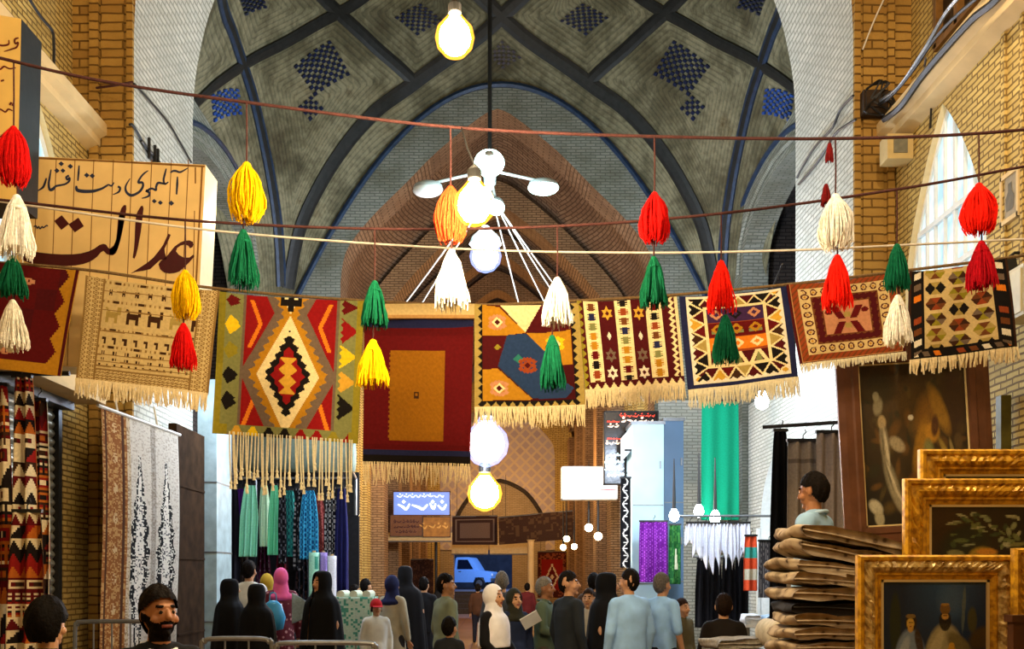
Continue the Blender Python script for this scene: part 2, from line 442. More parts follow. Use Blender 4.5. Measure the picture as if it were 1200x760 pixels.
# ---- vault of the crossing: a sail vault with a net of glazed ribs
XC, VH, VA, VB_, VYC = .08, 15.5, .25, .31, 16.5
VB2 = .19
def vz(x, y): return VH-VA*(x-XC)**2-(VB_ if y > VYC else VB2)*(y-VYC)**2
def vnorm(x, y): return Vector((-2*VA*(x-XC), -2*(VB_ if y > VYC else VB2)*(y-VYC), -1)).normalized()     # points down into the hall
def vray(px, py):
    tx, tz = (px-CX)/F, (CY-py)/F
    for vb in (VB_, VB2):
        a = VA*tx*tx+vb; bb = tz-2*VA*tx*XC-2*vb*VYC; c = EYE-VH+VA*XC*XC+vb*VYC**2
        Y = (-bb+math.sqrt(max(0, bb*bb-4*a*c)))/(2*a)
        if Y >= VYC: break
    x = tx*Y
    return (x, Y)
RIBS = {                                       # traced on the right half, mirrored to the left
 'A': [(838, 338), (825, 270), (800, 215), (767, 165), (735, 130), (690, 97), (633, 57), (590, 22), (540, -22)],
 'C': [(846, 335), (850, 270), (858, 215), (868, 165), (880, 115), (893, 75), (905, 40), (918, 5), (930, -30)],
 'D': [(968, 132), (950, 120), (932, 104), (893, 76), (840, 48), (780, 15), (738, -12), (700, -40)],
 'E': [(690, 97), (735, 56), (780, 15), (815, -20), (840, -50)]}
plan = []
for k, pts in RIBS.items():
    q = [vray(*p) for p in pts]
    q = [tuple(p) for p in smoothline(q, 6)]
    wd = {'A': .27, 'C': .22, 'D': .2, 'E': .24}[k]
    plan.append((k, q, wd)); plan.append((k, [(2*XC-x, y) for x, y in q], wd))
seg = np.array([p for _, q, _ in plan for p in q])
b = MB(); nu, nv = 190, 130; x0, x1, y0, y1 = -5.15, 5.15, 13.28, 20.02
b.grid(lambda u, v: (lerp(x0, x1, u), lerp(y0, y1, v), vz(lerp(x0, x1, u), lerp(y0, y1, v))), nu, nv)
def vault_mat():
    m, nt, b = newmat('vault_brick')
    at = N(nt, 'ShaderNodeAttribute', attribute_name='course')
    sx = N(nt, 'ShaderNodeMath', operation='MULTIPLY'); L(nt, at.outputs['Fac'], sx.inputs[0]); sx.inputs[1].default_value = 2*math.pi/.06
    sn = N(nt, 'ShaderNodeMath', operation='SINE'); L(nt, sx.outputs[0], sn.inputs[0])
    s2 = N(nt, 'ShaderNodeMath', operation='MULTIPLY_ADD'); L(nt, sn.outputs[0], s2.inputs[0]); s2.inputs[1].default_value = .5; s2.inputs[2].default_value = .5
    tc = N(nt, 'ShaderNodeTexCoord'); nz = N(nt, 'ShaderNodeTexNoise', Scale=.8, Detail=9.0, Roughness=.7); L(nt, tc.outputs['Object'], nz.inputs['Vector'])
    base = ramp(nt, nz.outputs[0], [(.3, '#3a311e'), (.45, '#5b5842'), (.58, '#827e64'), (.72, '#4f4224')])
    n3 = N(nt, 'ShaderNodeTexNoise', Scale=9.0, Detail=6.0); L(nt, tc.outputs['Object'], n3.inputs['Vector'])
    base = mix(nt, ramp(nt, n3.outputs[0], [(.45, (0, 0, 0)), (.7, (.45,)*3)]), base, '#353425')
    line = ramp(nt, s2.outputs[0], [(.02, (.68,)*3), (.35, (1.0,)*3)])
    L(nt, mix(nt, 1.0, base, line, 'MULTIPLY'), b.inputs['Base Color']); b.inputs['Roughness'].default_value = .8
    b.inputs['Specular IOR Level'].default_value = .25
    bump(nt, b, s2.outputs[0], .4, .015); return m
o = struct(b, 'ceiling', vault_mat(), smooth=True)
V = np.array(b.v)[:, :2]; dist = np.full(len(V), 9.0)
for k in range(0, len(seg)-1):
    p, q = seg[k], seg[k+1]
    d = q-p; ll = (d*d).sum()
    if ll > .6: continue
    t = np.clip(((V-p)@d)/max(ll, 1e-9), 0, 1); dd = np.hypot(*(V-(p+t[:, None]*d)).T); dist = np.minimum(dist, dd)
at = o.data.attributes.new('course', 'FLOAT', 'POINT'); at.data.foreach_set('value', dist*1.25)
# ribs as raised bands
for k, q, wd in plan:
    b = MB(); pts = [Vector((x, y, vz(x, y))) for x, y in q]
    prof = [(-.5, -.02), (-.5, .035), (-.22, .05), (.22, .05), (.5, .035), (.5, -.02)]
    rows = []
    for i, p in enumerate(pts):
        t = (pts[min(i+1, len(pts)-1)]-pts[max(i-1, 0)]).normalized(); n = vnorm(p.x, p.y); s_ = t.cross(n).normalized()
        rows.append(b.vs([p+s_*(a*wd)+n*h for a, h in prof]))
    for i in range(len(rows)-1):
        for j in range(5): b.face((rows[i]+j, rows[i]+j+1, rows[i+1]+j+1, rows[i+1]+j), 1 if (j == 2 and k == 'C') else (0 if k == 'C' else 2))
    struct(b, 'trim_vault_rib', [M_blue, M_slate, M_slate])
# checkered tile insets
def inset(cs, n, mat, mirror=True):
    """checker of small glazed squares set in the vault brick, given by its four traced corners"""
    for mir in ((0, 1) if mirror else (0,)):
        q = [Vector(vray(*c)) for c in cs]
        if mir: q = [Vector((2*XC-p.x, p.y)) for p in q]
        b = MB()
        for i in range(n):
            for j in range(n):
                if (i+j) % 2: continue
                r = []
                for di, dj in ((.04, .04), (.96, .04), (.96, .96), (.04, .96)):
                    u, v = (i+di)/n, (j+dj)/n; p = (q[0]*(1-u)+q[1]*u)*(1-v)+(q[3]*(1-u)+q[2]*u)*v
                    r.append(Vector((p.x, p.y, vz(p.x, p.y)))+vnorm(p.x, p.y)*.03)
                k = b.vs(r+[p-vnorm(p.x, p.y)*.04 for p in r]); b.face((k, k+1, k+2, k+3))
                for a in range(4): b.face((k+a, k+(a+1) % 4, k+4+(a+1) % 4, k+4+a))
        struct(b, 'trim_tile_inset', mat)
inset([(790, 47), (833, 78), (808, 113), (766, 88)], 11, M_tile)
inset([(812, 112), (827, 125), (813, 142), (797, 127)], 5, M_tile)
inset([(683, 4), (714, 21), (687, 42), (656, 25)], 9, M_tile)
inset([(898, 104), (931, 111), (927, 143), (894, 134)], 9, M_tileB)
inset([(872, -10), (897, 0), (891, 18), (865, 9)], 7, M_tile)
inset([(588, 47), (612, 68), (589, 81), (573, 66)], 7, M_tile, mirror=False)

# ---- the corridor beyond: walls, pointed barrel vault with transverse ribs, end wall
XK = 3.22
PV = smoothline([(3.28, 7.4), (3.14, 8.3), (2.66, 9.0), (1.96, 9.75), (1.26, 10.42), (.4, 11.1), (0, 11.28)], 4)
ring = [(-p[0], p[1]) for p in PV]+[(p[0], p[1]) for p in PV[::-1]][1:]
b = MB()
n = len(ring)-1
bays = 6; Y0, Y1 = 20.9, 42.0
def corr(u, v):
    i = min(int(u*n), n-1); t = u*n-i; x = lerp(ring[i][0], ring[i+1][0], t); z = lerp(ring[i][1], ring[i+1][1], t)
    bulge = abs(math.sin(v*bays*math.pi)); k = 1+.06*bulge
    return (x*k, lerp(Y0, Y1, v), 7.0+(z-7.0)*(1+.22*bulge))
b.grid(corr, n, 72); struct(b, 'ceiling_corridor', M_brown, smooth=True)
for j in range(1, bays):
    b = MB(); yc = lerp(Y0, Y1, j/bays)
    for i in range(n):
        (xa, za), (xb, zb) = ring[i], ring[i+1]
        ka = .86; f = lambda x, z: (x*ka, 7.0+(z-7.0)*.86)
        A, B_ = f(xa, za), f(xb, zb)
        q = lambda p, y: Vector((p[0], y, p[1]))
        b.poly([q(A, yc-.45), q(B_, yc-.45), q(B_, yc+.45), q(A, yc+.45)])
        b.poly([q((xa, za), yc-.45), q((xb, zb), yc-.45), q(B_, yc-.45), q(A, yc-.45)])
        b.poly([q(A, yc+.45), q(B_, yc+.45), q((xb, zb), yc+.45), q((xa, za), yc+.45)])
    for sgn in (-1, 1): b.box((sgn*(XK-.2), yc, 3.5), (.5, .9, 7.0))
    struct(b, 'trim_corridor_rib', M_rib)
for sgn, nm in ((-1, 'wall_corridor_left'), (1, 'wall_corridor_right')):
    b = MB(); b.grid(lambda u, v: (sgn*XK, lerp(20.9, 42.0, u), lerp(0, 7.5, v)), 8, 3)
    for j in range(bays):
        yc = lerp(Y0, Y1, (j+.5)/bays)
        for dy in (-1.0, -.55, .55, 1.0): b.box((sgn*(XK-.06), yc+dy, 3.4), (.18, .22, 6.8))
    struct(b, nm, M_wall)
# end wall with the street doorway, blind arch and lattice tilework
b = MB()
arch_wall(b, (0, 42.0, 0), VX, VY, -3.4, 3.4, 0, 11.5, -.62, [(1.25, 2.75), (0, 2.75)], None, .8, 0, 1)
struct(b, 'wall_far_end', [brick('brick_ash', '#b7a78b', '#a79778', '#8a7a5e', w=.21, h=.06, stain='#857558', stain_amt=.4), M_brown])
def lattice_mat():
    m, nt, b = newmat('lattice_tilework'); uv = N(nt, 'ShaderNodeUVMap'); mp = N(nt, 'ShaderNodeMapping'); mp.inputs['Rotation'].default_value = (0, 0, R(45))
    L(nt, uv.outputs[0], mp.inputs[0]); br = N(nt, 'ShaderNodeTexBrick', offset=0.0); L(nt, mp.outputs[0], br.inputs['Vector'])
    br.inputs['Scale'].default_value = 1; br.inputs['Brick Width'].default_value = .34; br.inputs['Row Height'].default_value = .34; br.inputs['Mortar Size'].default_value = .05
    br.inputs['Color1'].default_value = c4('#b7a9a8'); br.inputs['Color2'].default_value = c4('#a8999c'); br.inputs['Mortar'].default_value = c4('#c9b79a')
    L(nt, br.outputs[0], b.inputs['Base Color']); b.inputs['Roughness'].default_value = .6; return m
b = MB()
arch_wall(b, (0, 41.9, 0), VX, VY, -2.6, 2.6, 2.75, 8.2, .1, arcprof([(1.95, 3.4), (1.8, 4.2), (1.2, 5.1), (.5, 5.55), (0, 5.7)], 4), None, .08, 0, 1)
b.tube([(.1-d, 41.86, z) for d, z in arcprof([(1.95, 3.4), (1.8, 4.2), (1.2, 5.1), (.5, 5.55), (0, 5.7)], 4)]+[(.1+d, 41.86, z) for d, z in arcprof([(1.95, 3.4), (1.8, 4.2), (1.2, 5.1), (.5, 5.55), (0, 5.7)], 4)[::-1]], .09, 6, 1)
struct(b, 'trim_lattice_panel', [lattice_mat(), M_dusk])
for k in range(3):                                  # stepped arch mouldings in front of the end wall
    b = MB(); yy = 41.2-k*.5; sc = 1.0+k*.0
    pts = [(p[0]*(.78+.07*k), 41.2-k*.5, 6.3+(p[1]-7.0)*(.72+.07*k)) for p in [(-q[0], q[1]) for q in PV]+[(q[0], q[1]) for q in PV[::-1]][1:]]
    pts = [(pts[0][0], yy, 0)]+pts+[(pts[-1][0], yy, 0)]
    b.tube(pts, .2, 4); struct(b, 'trim_end_arch', M_wall)
b = MB(); b.poly([(-14, 60, 0), (14, 60, 0), (14, 60, 7), (-14, 60, 7)]); struct(b, 'wall_street', plain('street_wall_paint', '#3d4655', rough=.8, var=.3, nscale=2))

# ---- stone-clad pier and dark panel at the left of the crossing
b = MB()
b.box((-3.95, 13.72, 2.15), (.26, .74, 4.3), m=0)
for z in (1.0, 1.95, 2.9): b.box((-3.95, 13.72, z), (.27, .75, .02), m=1)
b.box((-3.95, 13.72, .12), (.3, .78, .24), m=1)
struct(b, 'wall_pier_left', [M_stone, M_iron])
b = MB(); b.box((-3.99, 12.62, 1.75), (.1, 1.15, 3.5)); 
for z in (.9, 1.85, 2.75): b.box((-3.935, 12.62, z), (.02, 1.1, .03))
struct(b, 'trim_dark_panel', M_darkpost)

# ---- roller shutter in the left wall
b = MB()
def shut(u, v):
    z = lerp(0, 3.35, v); return (WL+.02+.03*abs(math.sin(z*math.pi/.09)), lerp(7.6, 10.2, u), z)
b.grid(shut, 1, 300); o = struct(b, 'door_1', plain('galvanised_shutter', '#8a8472', rough=.4, metal=.5, var=.12))
b = MB(); b.box((WL+.04, 10.24, 1.7), (.1, .08, 3.4)); b.box((WL+.1, 8.9, 3.42), (.22, 2.8, .12)); b.build('door_frame', M_dark, o)
b = MB(); b.box((WL+.22, 8.9, 3.72), (.45, 3.0, .46)); b.box((WL+.24, 8.9, 3.47), (.5, 3.05, .05)); struct(b, 'trim_shutter_box', M_plaster)
# ============================================================ HANGING RUGS
WOOL = woven()
M_fringe = plain('cream_wool_yarn', '#d9c79c', rough=.95, var=.12, nscale=60, bmp=.3, spec=.1)
M_fringe2 = plain('ivory_wool_yarn', '#cfc6a6', rough=.95, var=.12, nscale=60, bmp=.3, spec=.1)
def tri(x): return abs((x % 1)*2-1)
PAL = {k: lin(v) for k, v in dict(
    red='#8a1012', dred='#5e0c0f', maroon='#4a0c10', cream='#e9d6a0', gold='#b27d1a', lgold='#cf9f34', olive='#8f8424', yellow='#e6c21a',
    black='#14100e', grey='#6d5c4c', green='#7d7f4c', orange='#e07b1c', navy='#1f2348', blue='#24395e', brown='#6b3c1c', dbrown='#3c2212',
    tan='#b58a52', white='#e6dcc4', purple='#3b2148', salmon='#c08560', rust='#8f3f1c', sand='#cbb27a', dsand='#8a6c3c', khaki='#a68f4c', teal='#2a7568').items()}
def inpoly(x, y, poly):
    c = False; n = len(poly)
    for i in range(n):
        (x0, y0), (x1, y1) = poly[i], poly[(i+1) % n]
        if (y0 > y) != (y1 > y) and x < (x1-x0)*(y-y0)/(y1-y0)+x0: c = not c
    return c

def panel(mb, fn, col, nu, nv, thick=.014):
    """double-faced textile: fn(u, v) -> point, col(u, v) -> rgb per knot"""
    if mb.c is None: mb.c = []
    w = nu+1; i = len(mb.v)
    for s in (0, 1):
        for b in range(nv+1):
            for a in range(nu+1):
                p = fn(a/nu, b/nv); mb.v.append((p[0], p[1]+s*thick, p[2]))
    k = i+w*(nv+1)
    for b in range(nv):
        for a in range(nu):
            c = col((a+.5)/nu, (b+.5)/nv)
            q = (b*w+a, b*w+a+1, (b+1)*w+a+1, (b+1)*w+a)
            mb.face([i+x for x in q][::-1]); mb.c.append(c)
            mb.face([k+x for x in q]); mb.c.append(c)
    edge = [a for a in range(nu)]+[nu+b*w for b in range(nv)]+[nv*w+a for a in range(nu, 0, -1)]+[b*w for b in range(nv, 0, -1)]
    for j in range(len(edge)):
        a, b = edge[j], edge[(j+1) % len(edge)]
        mb.face((i+a, i+b, k+b, k+a)); mb.c.append(col(.5, .999))

def rug(label, corners, Y, pat, nu, nv, fringe=None, amp=.03, k=1.3, ph=0, mf=M_fringe, strands=70, fr=.005, name='hanging_rug', group=None, cat='rug', dY=(0, 0)):
    TL, TR, BR, BL = corners
    W = [P(*TL, Y+dY[0]), P(*TR, Y+dY[1]), P(*BR, Y+dY[1]), P(*BL, Y+dY[0])]
    loc = (W[0]+W[1])/2; t = thing(name, label, cat, loc, group)
    def fn(u, v):
        p = (W[0]*(1-u)+W[1]*u)*(1-v)+(W[3]*(1-u)+W[2]*u)*v
        sag = -.02*math.sin(math.pi*u)*(1-v)
        return p+Vector((0, amp*math.sin(2*math.pi*(k*u+ph)+.6*v)*(.35+.65*v)+.01*math.sin(9*u+4*v), sag))-loc
    b = MB(); panel(b, fn, pat, nu, nv); b.build('woven_panel', WOOL, t, smooth=False)
    if fringe:
        b = MB(); r = random.Random(int(TL[0]))
        top, L_ = fringe                       # strand length in metres, jitter
        for j in range(strands):
            u = (j+.5+r.uniform(-.4, .4))/strands; p = fn(u, .985)+Vector((0, -.006, 0)); l = top*(1+r.uniform(-L_, L_))
            dx, dy = r.uniform(-.25, .25)*min(l, .12), r.uniform(-.15, .1)*min(l, .15)
            b.tube([p, p+Vector((dx*.3, dy*.4-.004, -l*.35)), p+Vector((dx*.7, dy*.8, -l*.7)), p+Vector((dx, dy, -l))], [fr, fr*1.1, fr, fr*.7], 4)
        b.build('fringe', mf, t)
    return t

# -- far left: deep red rug with a gold saw-tooth border
def pat_a(u, v):
    if u > .97: return PAL['maroon']
    if v > .9: return PAL['gold']
    e = .915-.06*tri(v*4.2+.2)
    if u > e+.02: return PAL['gold']
    if v > .85 and False: return PAL['gold']
    for cu, cv in ((.42, .12), (.64, .14), (.33, .5), (.55, .52), (.1, .5), (.3, .8), (.55, .82), (.08, .8), (.56, .68)):
        du, dv = abs(u-cu), abs(v-cv)
        if du < .06 and dv < .018 and int((u-cu+1)*60) % 3 != 0: return PAL['salmon']
        if du < .025 and dv < .03 and (du > .012 or dv > .015): return PAL['salmon']
    return PAL['maroon'] if (int(u*7)+int(v*5)) % 6 == 0 else lin('#560a0c')
rug('deep red rug with gold saw-toothed border at the far left of the line', ((-62, 298), (92, 316), (70, 440), (-80, 424)), 8.0, pat_a, 80, 80, None, .015)

# -- sand coloured pictorial rug
def pat_b(u, v):
    base = PAL['sand'] if int(u*90)*3 % 7 else tuple(.95*x for x in PAL['sand'])
    ink, mid = PAL['dbrown'], PAL['dsand']
    if u < .145 or u > .855:
        x = u if u < .5 else 1-u
        if abs(x-.14) < .006 or x < .012: return mid
        cx = (x*18) % 1-.5; cy = (v*24) % 1-.5; rr = math.hypot(cx, cy)
        return mid if .25 < rr < .42 or rr < .1 else base
    if v > .87:
        return mid if tri(v*40+u*30) > .72 or int(v*100) % 3 == 0 else base
    for lv in (.3, .505, .735, .8, .845, .115):
        if abs(v-lv+.02*u) < .006: return mid
    x = (u-.145)/.71
    if abs(v-.12) < .03: c = x*7 % 1-.5; return ink if abs(c) < .14 and (abs(v-.12) < .014 or abs(abs(c)-.09) < .05) else base
    if abs(v-.03) < .012 or abs(v-.215) < .014 or abs(v-.49) < .013 or abs(v-.655) < .014:
        c = x*3.6 % 1-.5; return ink if abs(c) < .12 else (mid if int(x*60) % 3 == 0 else base)
    if .26 < v < .42:                                 # walking animals
        c = x*4.4 % 1-.5; d = (v-.34)/.08; kk = ink if int(x*4.4) % 3 else PAL['khaki']
        if -.3 < c < .25 and abs(d) < .35: return kk
        if (abs(c+.22) < .08 or abs(c-.18) < .07) and .2 < d < 1: return kk
        if abs(c-.3) < .09 and -1 < d < -.1: return kk
        if abs(c+.05-.3*d) < .05 and -.9 < d < -.3: return kk
        return base
    if .545 < v < .625: c = x*9 % 1-.5; d = (v-.585)/.04; return ink if (abs(c) < .2 and abs(d+.4) < .35) or (abs(c-.1) < .1 and d > -.2) else base
    if .69 < v < .725 or .755 < v < .785: c = x*8 % 1-.5; return ink if abs(c) < .16 and abs(c) > .03 else base
    if .815 < v < .84: c = x*13 % 1-.5; return ink if abs(c) < .14 else base
    return base
rug('sand coloured pictorial rug with rows of small brown animals, below the big signboard', ((100, 322), (257, 340), (243, 462), (88, 444)), 7.95, pat_b, 130, 120, (.14, .2), .02, .8, .2, strands=170, fr=.006)

# -- red, gold and black diamond kilim
def pat_c(u, v):
    uu = abs(u-.5)
    if v > .925:
        c = (u*9) % 1-.5; h = (v-.925)/.075
        if u < .1 or u > .93: return PAL['olive']
        return [PAL['red'], PAL['lgold'], PAL['yellow'], PAL['black'], PAL['black'], PAL['red'], PAL['red'], PAL['olive'], PAL['red']][int(u*9) % 9] if abs(c) < .42*h+.05 and h > .15 else PAL['green']
    if uu > .315:
        if uu > .455: return PAL['olive'] if u > .5 or v > .5 else tuple(.8*x for x in PAL['olive'])
        if uu < .345+.02*tri(v*20): return PAL['green'] if uu > .33 else PAL['grey']
        x = (uu-.345)/.11
        lst = ((.22, .1, 'yellow' if u < .5 else 'red'), (.4, .09, 'olive' if u < .5 else 'yellow'), (.58, .09, 'black' if u < .5 else 'lgold'), (.76, .1, 'black'), (.05, .06, 'dred'))
        for cv, hh, cc in lst:
            if abs(v-cv) < hh*(1-x*.9 if u > .5 else .15+.85*x if x < .6 else (1-x)*2): return PAL[cc]
        return PAL['green']
    if uu < .075 and v < .1 and (uu < .02 or abs(v-.035) < .025 or (uu > .045 and v < .03)): return PAL['black']
    ser = .10*tri(v*17)
    d1 = uu/.215+abs(v-.555)/.425; d2 = uu/.2+abs(v+.28)/.4; d3 = uu/.2+abs(v-1.40)/.42
    d = min(d1, d2, d3)
    if d1 < .56-.08*tri(v*17):
        if uu < .062*(1-abs(((v-.555) % .085)-.0425)/.06) and abs(v-.555) < .13: return PAL['lgold']
        return PAL['red']
    if d < .66+ser*1.3: return PAL['black'] if d1 == d or d < .8 else PAL['black']
    if d < 1.0: return PAL['cream']
    if d < 1.16+ser*1.6: return PAL['gold']
    if d < 1.55: return PAL['grey']
    for sv, dv, tp in ((.2, .17, 1), (.84, .1, -1)):          # orange chevrons
        t = (v-sv)/dv
        if abs(t) < 1:
            ue = .255-.07*(1-abs(t))*tp if tp > 0 else .24+.035*t
            if abs(uu-ue-.02) < .015: return PAL['orange']
    return PAL['red']
rug('large red, gold and black diamond kilim with long knotted ivory fringe', ((257, 341), (427, 352), (419, 519), (248, 507)), 8.0, pat_c, 150, 150, None, .02, 1.0, .1)
# its long knotted fringe
tc_ = [o for o in COL.objects if o.get('label', '').startswith('large red, gold')][0]
b = MB(); r = random.Random(5)
for j in range(44):
    u = .12+.86*(j+r.uniform(-.35, .35))/44; p = P(lerp(249, 419, u), lerp(507, 519, u)-3, 8.0)+Vector((0, -.02, 0))-tc_.location
    l = r.uniform(.3, .46); dx = r.uniform(-.02, .02)
    if j % 7 == 3: l *= .7
    b.tube([p, p+Vector((dx*.4, -.006, -l*.5)), p+Vector((dx, 0, -l))], [.006, .007, .006], 5)
    e = p+Vector((dx, 0, -l)); b.ball(e, (.013, .013, .016), 6); b.tube([e, e+Vector((0, 0, -.05))], [.007, .015], 5)
b.build('fringe', M_fringe2, tc_)

# -- plain maroon and gold rug
def pat_d(u, v):
    if .235 < u-.01*(int(v*60) % 2) < .74 and .22 < v < .84:
        du, dv = abs(u-.49), abs(v-.52)
        if du < .02 and dv < .022 and (du > .007 or dv > .01): return PAL['dbrown']
        return tuple(x*(.92+.12*((int(u*80)*7+int(v*80)*3) % 5)/5) for x in lin('#96600f'))
    if v < .065: return PAL['navy']
    if v > .94: return PAL['black']
    if v > .9: return PAL['navy']
    return PAL['dred'] if .12 < v < .86 else tuple(.85*x for x in PAL['dred'])
t = rug('plain maroon rug with one gold rectangle in its middle', ((427, 371), (555, 371), (551, 546), (425, 543)), 8.05, pat_d, 90, 110, (.16, .25), .012, .7, .3, strands=80)
b = MB(); 
def fold(u, v):
    p = P(lerp(427, 556, u), lerp(356, 373, v), 8.02); return p-t.location+Vector((0, -.01+.012*math.sin(v*math.pi), 0))
b.c = []; panel(b, fold, lambda u, v: PAL['sand'] if v < .72 else PAL['tan'], 30, 8, .05); b.build('folded_edge', WOOL, t)

# -- angular kilim, navy, gold and maroon
POL = {'gold': [[(536, 55), (610, 62), (718, 168), (640, 178), (536, 178)], [(722, 170), (905, 162), (905, 302), (800, 306), (800, 250)], [(536, 318), (600, 315), (740, 440), (536, 445)]],
       'cream': [[(610, 50), (790, 50), (716, 166)]], 'navy': [[(640, 178), (718, 170), (800, 245), (800, 320), (905, 400), (870, 440), (740, 436), (600, 306)]]}
def pat_e(u, v):
    x, y = 505+u*440, 55+v*420
    if u < .075 or u > .915:
        w = (u/.075) if u < .5 else (1-u)/.085
        return PAL['black'] if w > .45+.5*tri(v*13) else PAL['khaki']
    if v > .93: return PAL['black'] if (v-.93)/.07 < .1+.75*tri(u*13) else PAL['khaki']
    for cx, cy, cc, sz in ((600, 125, 'salmon', 45), (838, 215, 'yellow', 45), (605, 395, 'salmon', 45), (722, 300, 'rust', 45), (600, 228, 'olive', 14), (685, 275, 'teal', 22)):
        dx, dy = abs(x-cx)/sz, abs(y-cy)/(sz*.9)
        if sz < 30:
            if dx+dy < 1: return PAL[cc]
            continue
        if dx+dy < .3: return PAL['maroon']
        if dx+dy < .55: return PAL['cream'] if cc != 'rust' else PAL['rust']
        if min(abs(dx-.55)+abs(dy-.0), abs(dx)+abs(dy-.6), abs(dx-.62)+abs(dy-.38), abs(dx-.3)+abs(dy-.55)) < .26: return PAL[cc]
    for k, ps in POL.items():
        for p in ps:
            if inpoly(x, y, p): return PAL['blue'] if k == 'navy' else PAL[k]
    return PAL['maroon'] if y < 310 or x < 600 else tuple(.7*a for a in PAL['maroon'])
rug('angular kilim of gold, navy and maroon blocks with four star flowers', ((556, 356), (678, 354), (686, 476), (556, 479)), 8.0, pat_e, 120, 115, (.15, .25), .015, 1, .5, strands=150)

# -- maroon kilim with ladder bands
LAD = ['brown', 'gold', 'black', 'navy', 'gold', 'rust', 'green', 'dred']
def star6(dx, dy):
    a = dy > -.5 and dy+abs(dx)*1.73 < 1 and dy > -.5; b_ = -dy > -.5 and -dy+abs(dx)*1.73 < 1
    return a or b_
def pat_f(u, v):
    if u < .05: return PAL['olive'] if tri(v*12)*.05 > u-.01 else PAL['maroon']
    if v > .91: return PAL['cream'] if (v-.91)/.09 > .15+.8*tri(u*12) else PAL['maroon']
    if u > .88: 
        x = (u-.88)/.12; return PAL['cream'] if x > .72 or abs(x-.3-.3*tri(v*14)) < .14 else PAL['maroon']
    for k, (a, c) in enumerate(((.06, .21), (.37, .53), (.68, .84))):
        if a <= u <= c:
            x = (u-a)/(c-a)
            if x < .2 or x > .8: return PAL['cream']
            s = v*9.2+k*.37; f = s % 1
            if f < .22: return PAL['cream']
            if (x < .34 or x > .66) and int(f*9) % 2 == 0: return PAL['cream']
            return PAL[LAD[(int(s)*3+k*2) % 8]] 
    for a, c, off in ((.21, .37, .0), (.53, .68, .03)):
        if a < u < c:
            x = (u-(a+c)/2)/(c-a)*2.6
            for j, cv in enumerate((.14, .4, .62, .82)):
                y = (v-cv-off*.5)/.085
                if j == 1:
                    if abs(x)*1.6+abs(y) < .6: return PAL['white']
                elif star6(x, y) and not (abs(x)+abs(y) < .35): return PAL['grey'] if j == 2 else (PAL['lgold'] if j == 0 else PAL['white'])
    return PAL['maroon']
rug('maroon kilim with three cream ladder bands and six-pointed stars', ((676, 352), (793, 346), (803, 449), (686, 458)), 8.0, pat_f, 130, 110, (.145, .12), .012, 1, .1, strands=170)

# -- kilim with a zigzag triangle border on navy
def pat_g(u, v):
    e = min(u, 1-u, (1-v)*.95, v*1.3+.04)
    if e < .055: return PAL['navy']
    if e < .075+.03*tri((v if min(u, 1-u) < (1-v) else u)*14): return PAL['white']
    if e < .205:
        x = (e-.09)/.115; s = (v if min(u, 1-u) <= min((1-v)*.95, v*1.3+.04) else u)*6.5
        f = tri(s)
        if abs(x-f) < .13: return PAL['cream']
        return PAL[['maroon', 'black', 'lgold', 'dbrown'][int(s+.5) % 4]] if x < f else PAL[['black', 'maroon', 'dred', 'khaki'][int(s) % 4]]
    if e < .235: return PAL['cream']
    row = (v-.14)/.63*4
    k = int(max(0, min(3, row))); y = row-k; x = (u-.235)/.53
    if abs(y) < .06: return PAL['rust']
    bg = ['purple', 'dred', 'rust', 'maroon'][k]
    c = (x*3) % 1-.5; d = y-.5
    if k == 3:
        if abs(abs(c)-.42*(y)) < .1: return PAL['cream']
        return PAL['green'] if abs(c) < .2*y else PAL['maroon']
    if abs(c)+abs(d) < .36 and not (abs(c)+abs(d) < .16): 
        return [PAL['salmon'], PAL['gold'], PAL['cream']][k] if int(x*3) != 1 or k != 0 else PAL['black']
    if k == 1 and abs(d-.2) < .1 and abs(c) < .35: return PAL['green']
    return PAL['orange'] if k == 2 and abs(d) < .42 else PAL[bg]
rug('navy edged kilim with a zigzag border of small triangles', ((796, 347), (922, 335), (935, 443), (806, 459)), 7.98, pat_g, 140, 120, (.14, .2), .012, 1, .7, mf=M_fringe2, strands=170)

# -- brown rug with salmon centre field
def pat_h(u, v):
    e = min(u, 1-u, (1-v)*.85, v*.9+.04)
    s = (v*9 if min(u, 1-u) <= min((1-v)*.85, v*.9+.04) else u*11) % 1-.5
    if e < .03: return PAL['maroon'] if e < .02 else PAL['tan']
    if e < .095: return PAL['rust'] if tri(u*18+v*14) > .35 else PAL['brown']
    if e < .195:
        y = (e-.145)/.05; rr = math.hypot(s*2.2, y)
        return PAL['maroon'] if .45 < rr < .75 else (PAL['gold'] if rr < .25 else PAL['sand'])
    if e < .285:
        return PAL['maroon'] if abs(e-.24) < .02+.02*tri(u*16+v*12) else PAL['brown']
    x, y = (u-.5)/.21, (v-.5)/.2
    for sx in (-1, 1):                        # dark red bars, splayed
        if abs(x*sx-.22-.42*(abs(y))) < .17 and .08 < abs(y) < .85 and x*sx > 0: return PAL['dred']
    if abs(x) < .14 and .2 < abs(y) < .5: return PAL['khaki']
    if math.hypot(abs(x)-.82, y+.55) < .16: return PAL['dred']
    return PAL['salmon']
rug('brown rug with salmon field and four splayed dark red bars', ((922, 333), (1052, 318), (1062, 413), (938, 428)), 7.95, pat_h, 130, 110, (.06, .3), .012, 1, .3, mf=M_fringe2, strands=100)

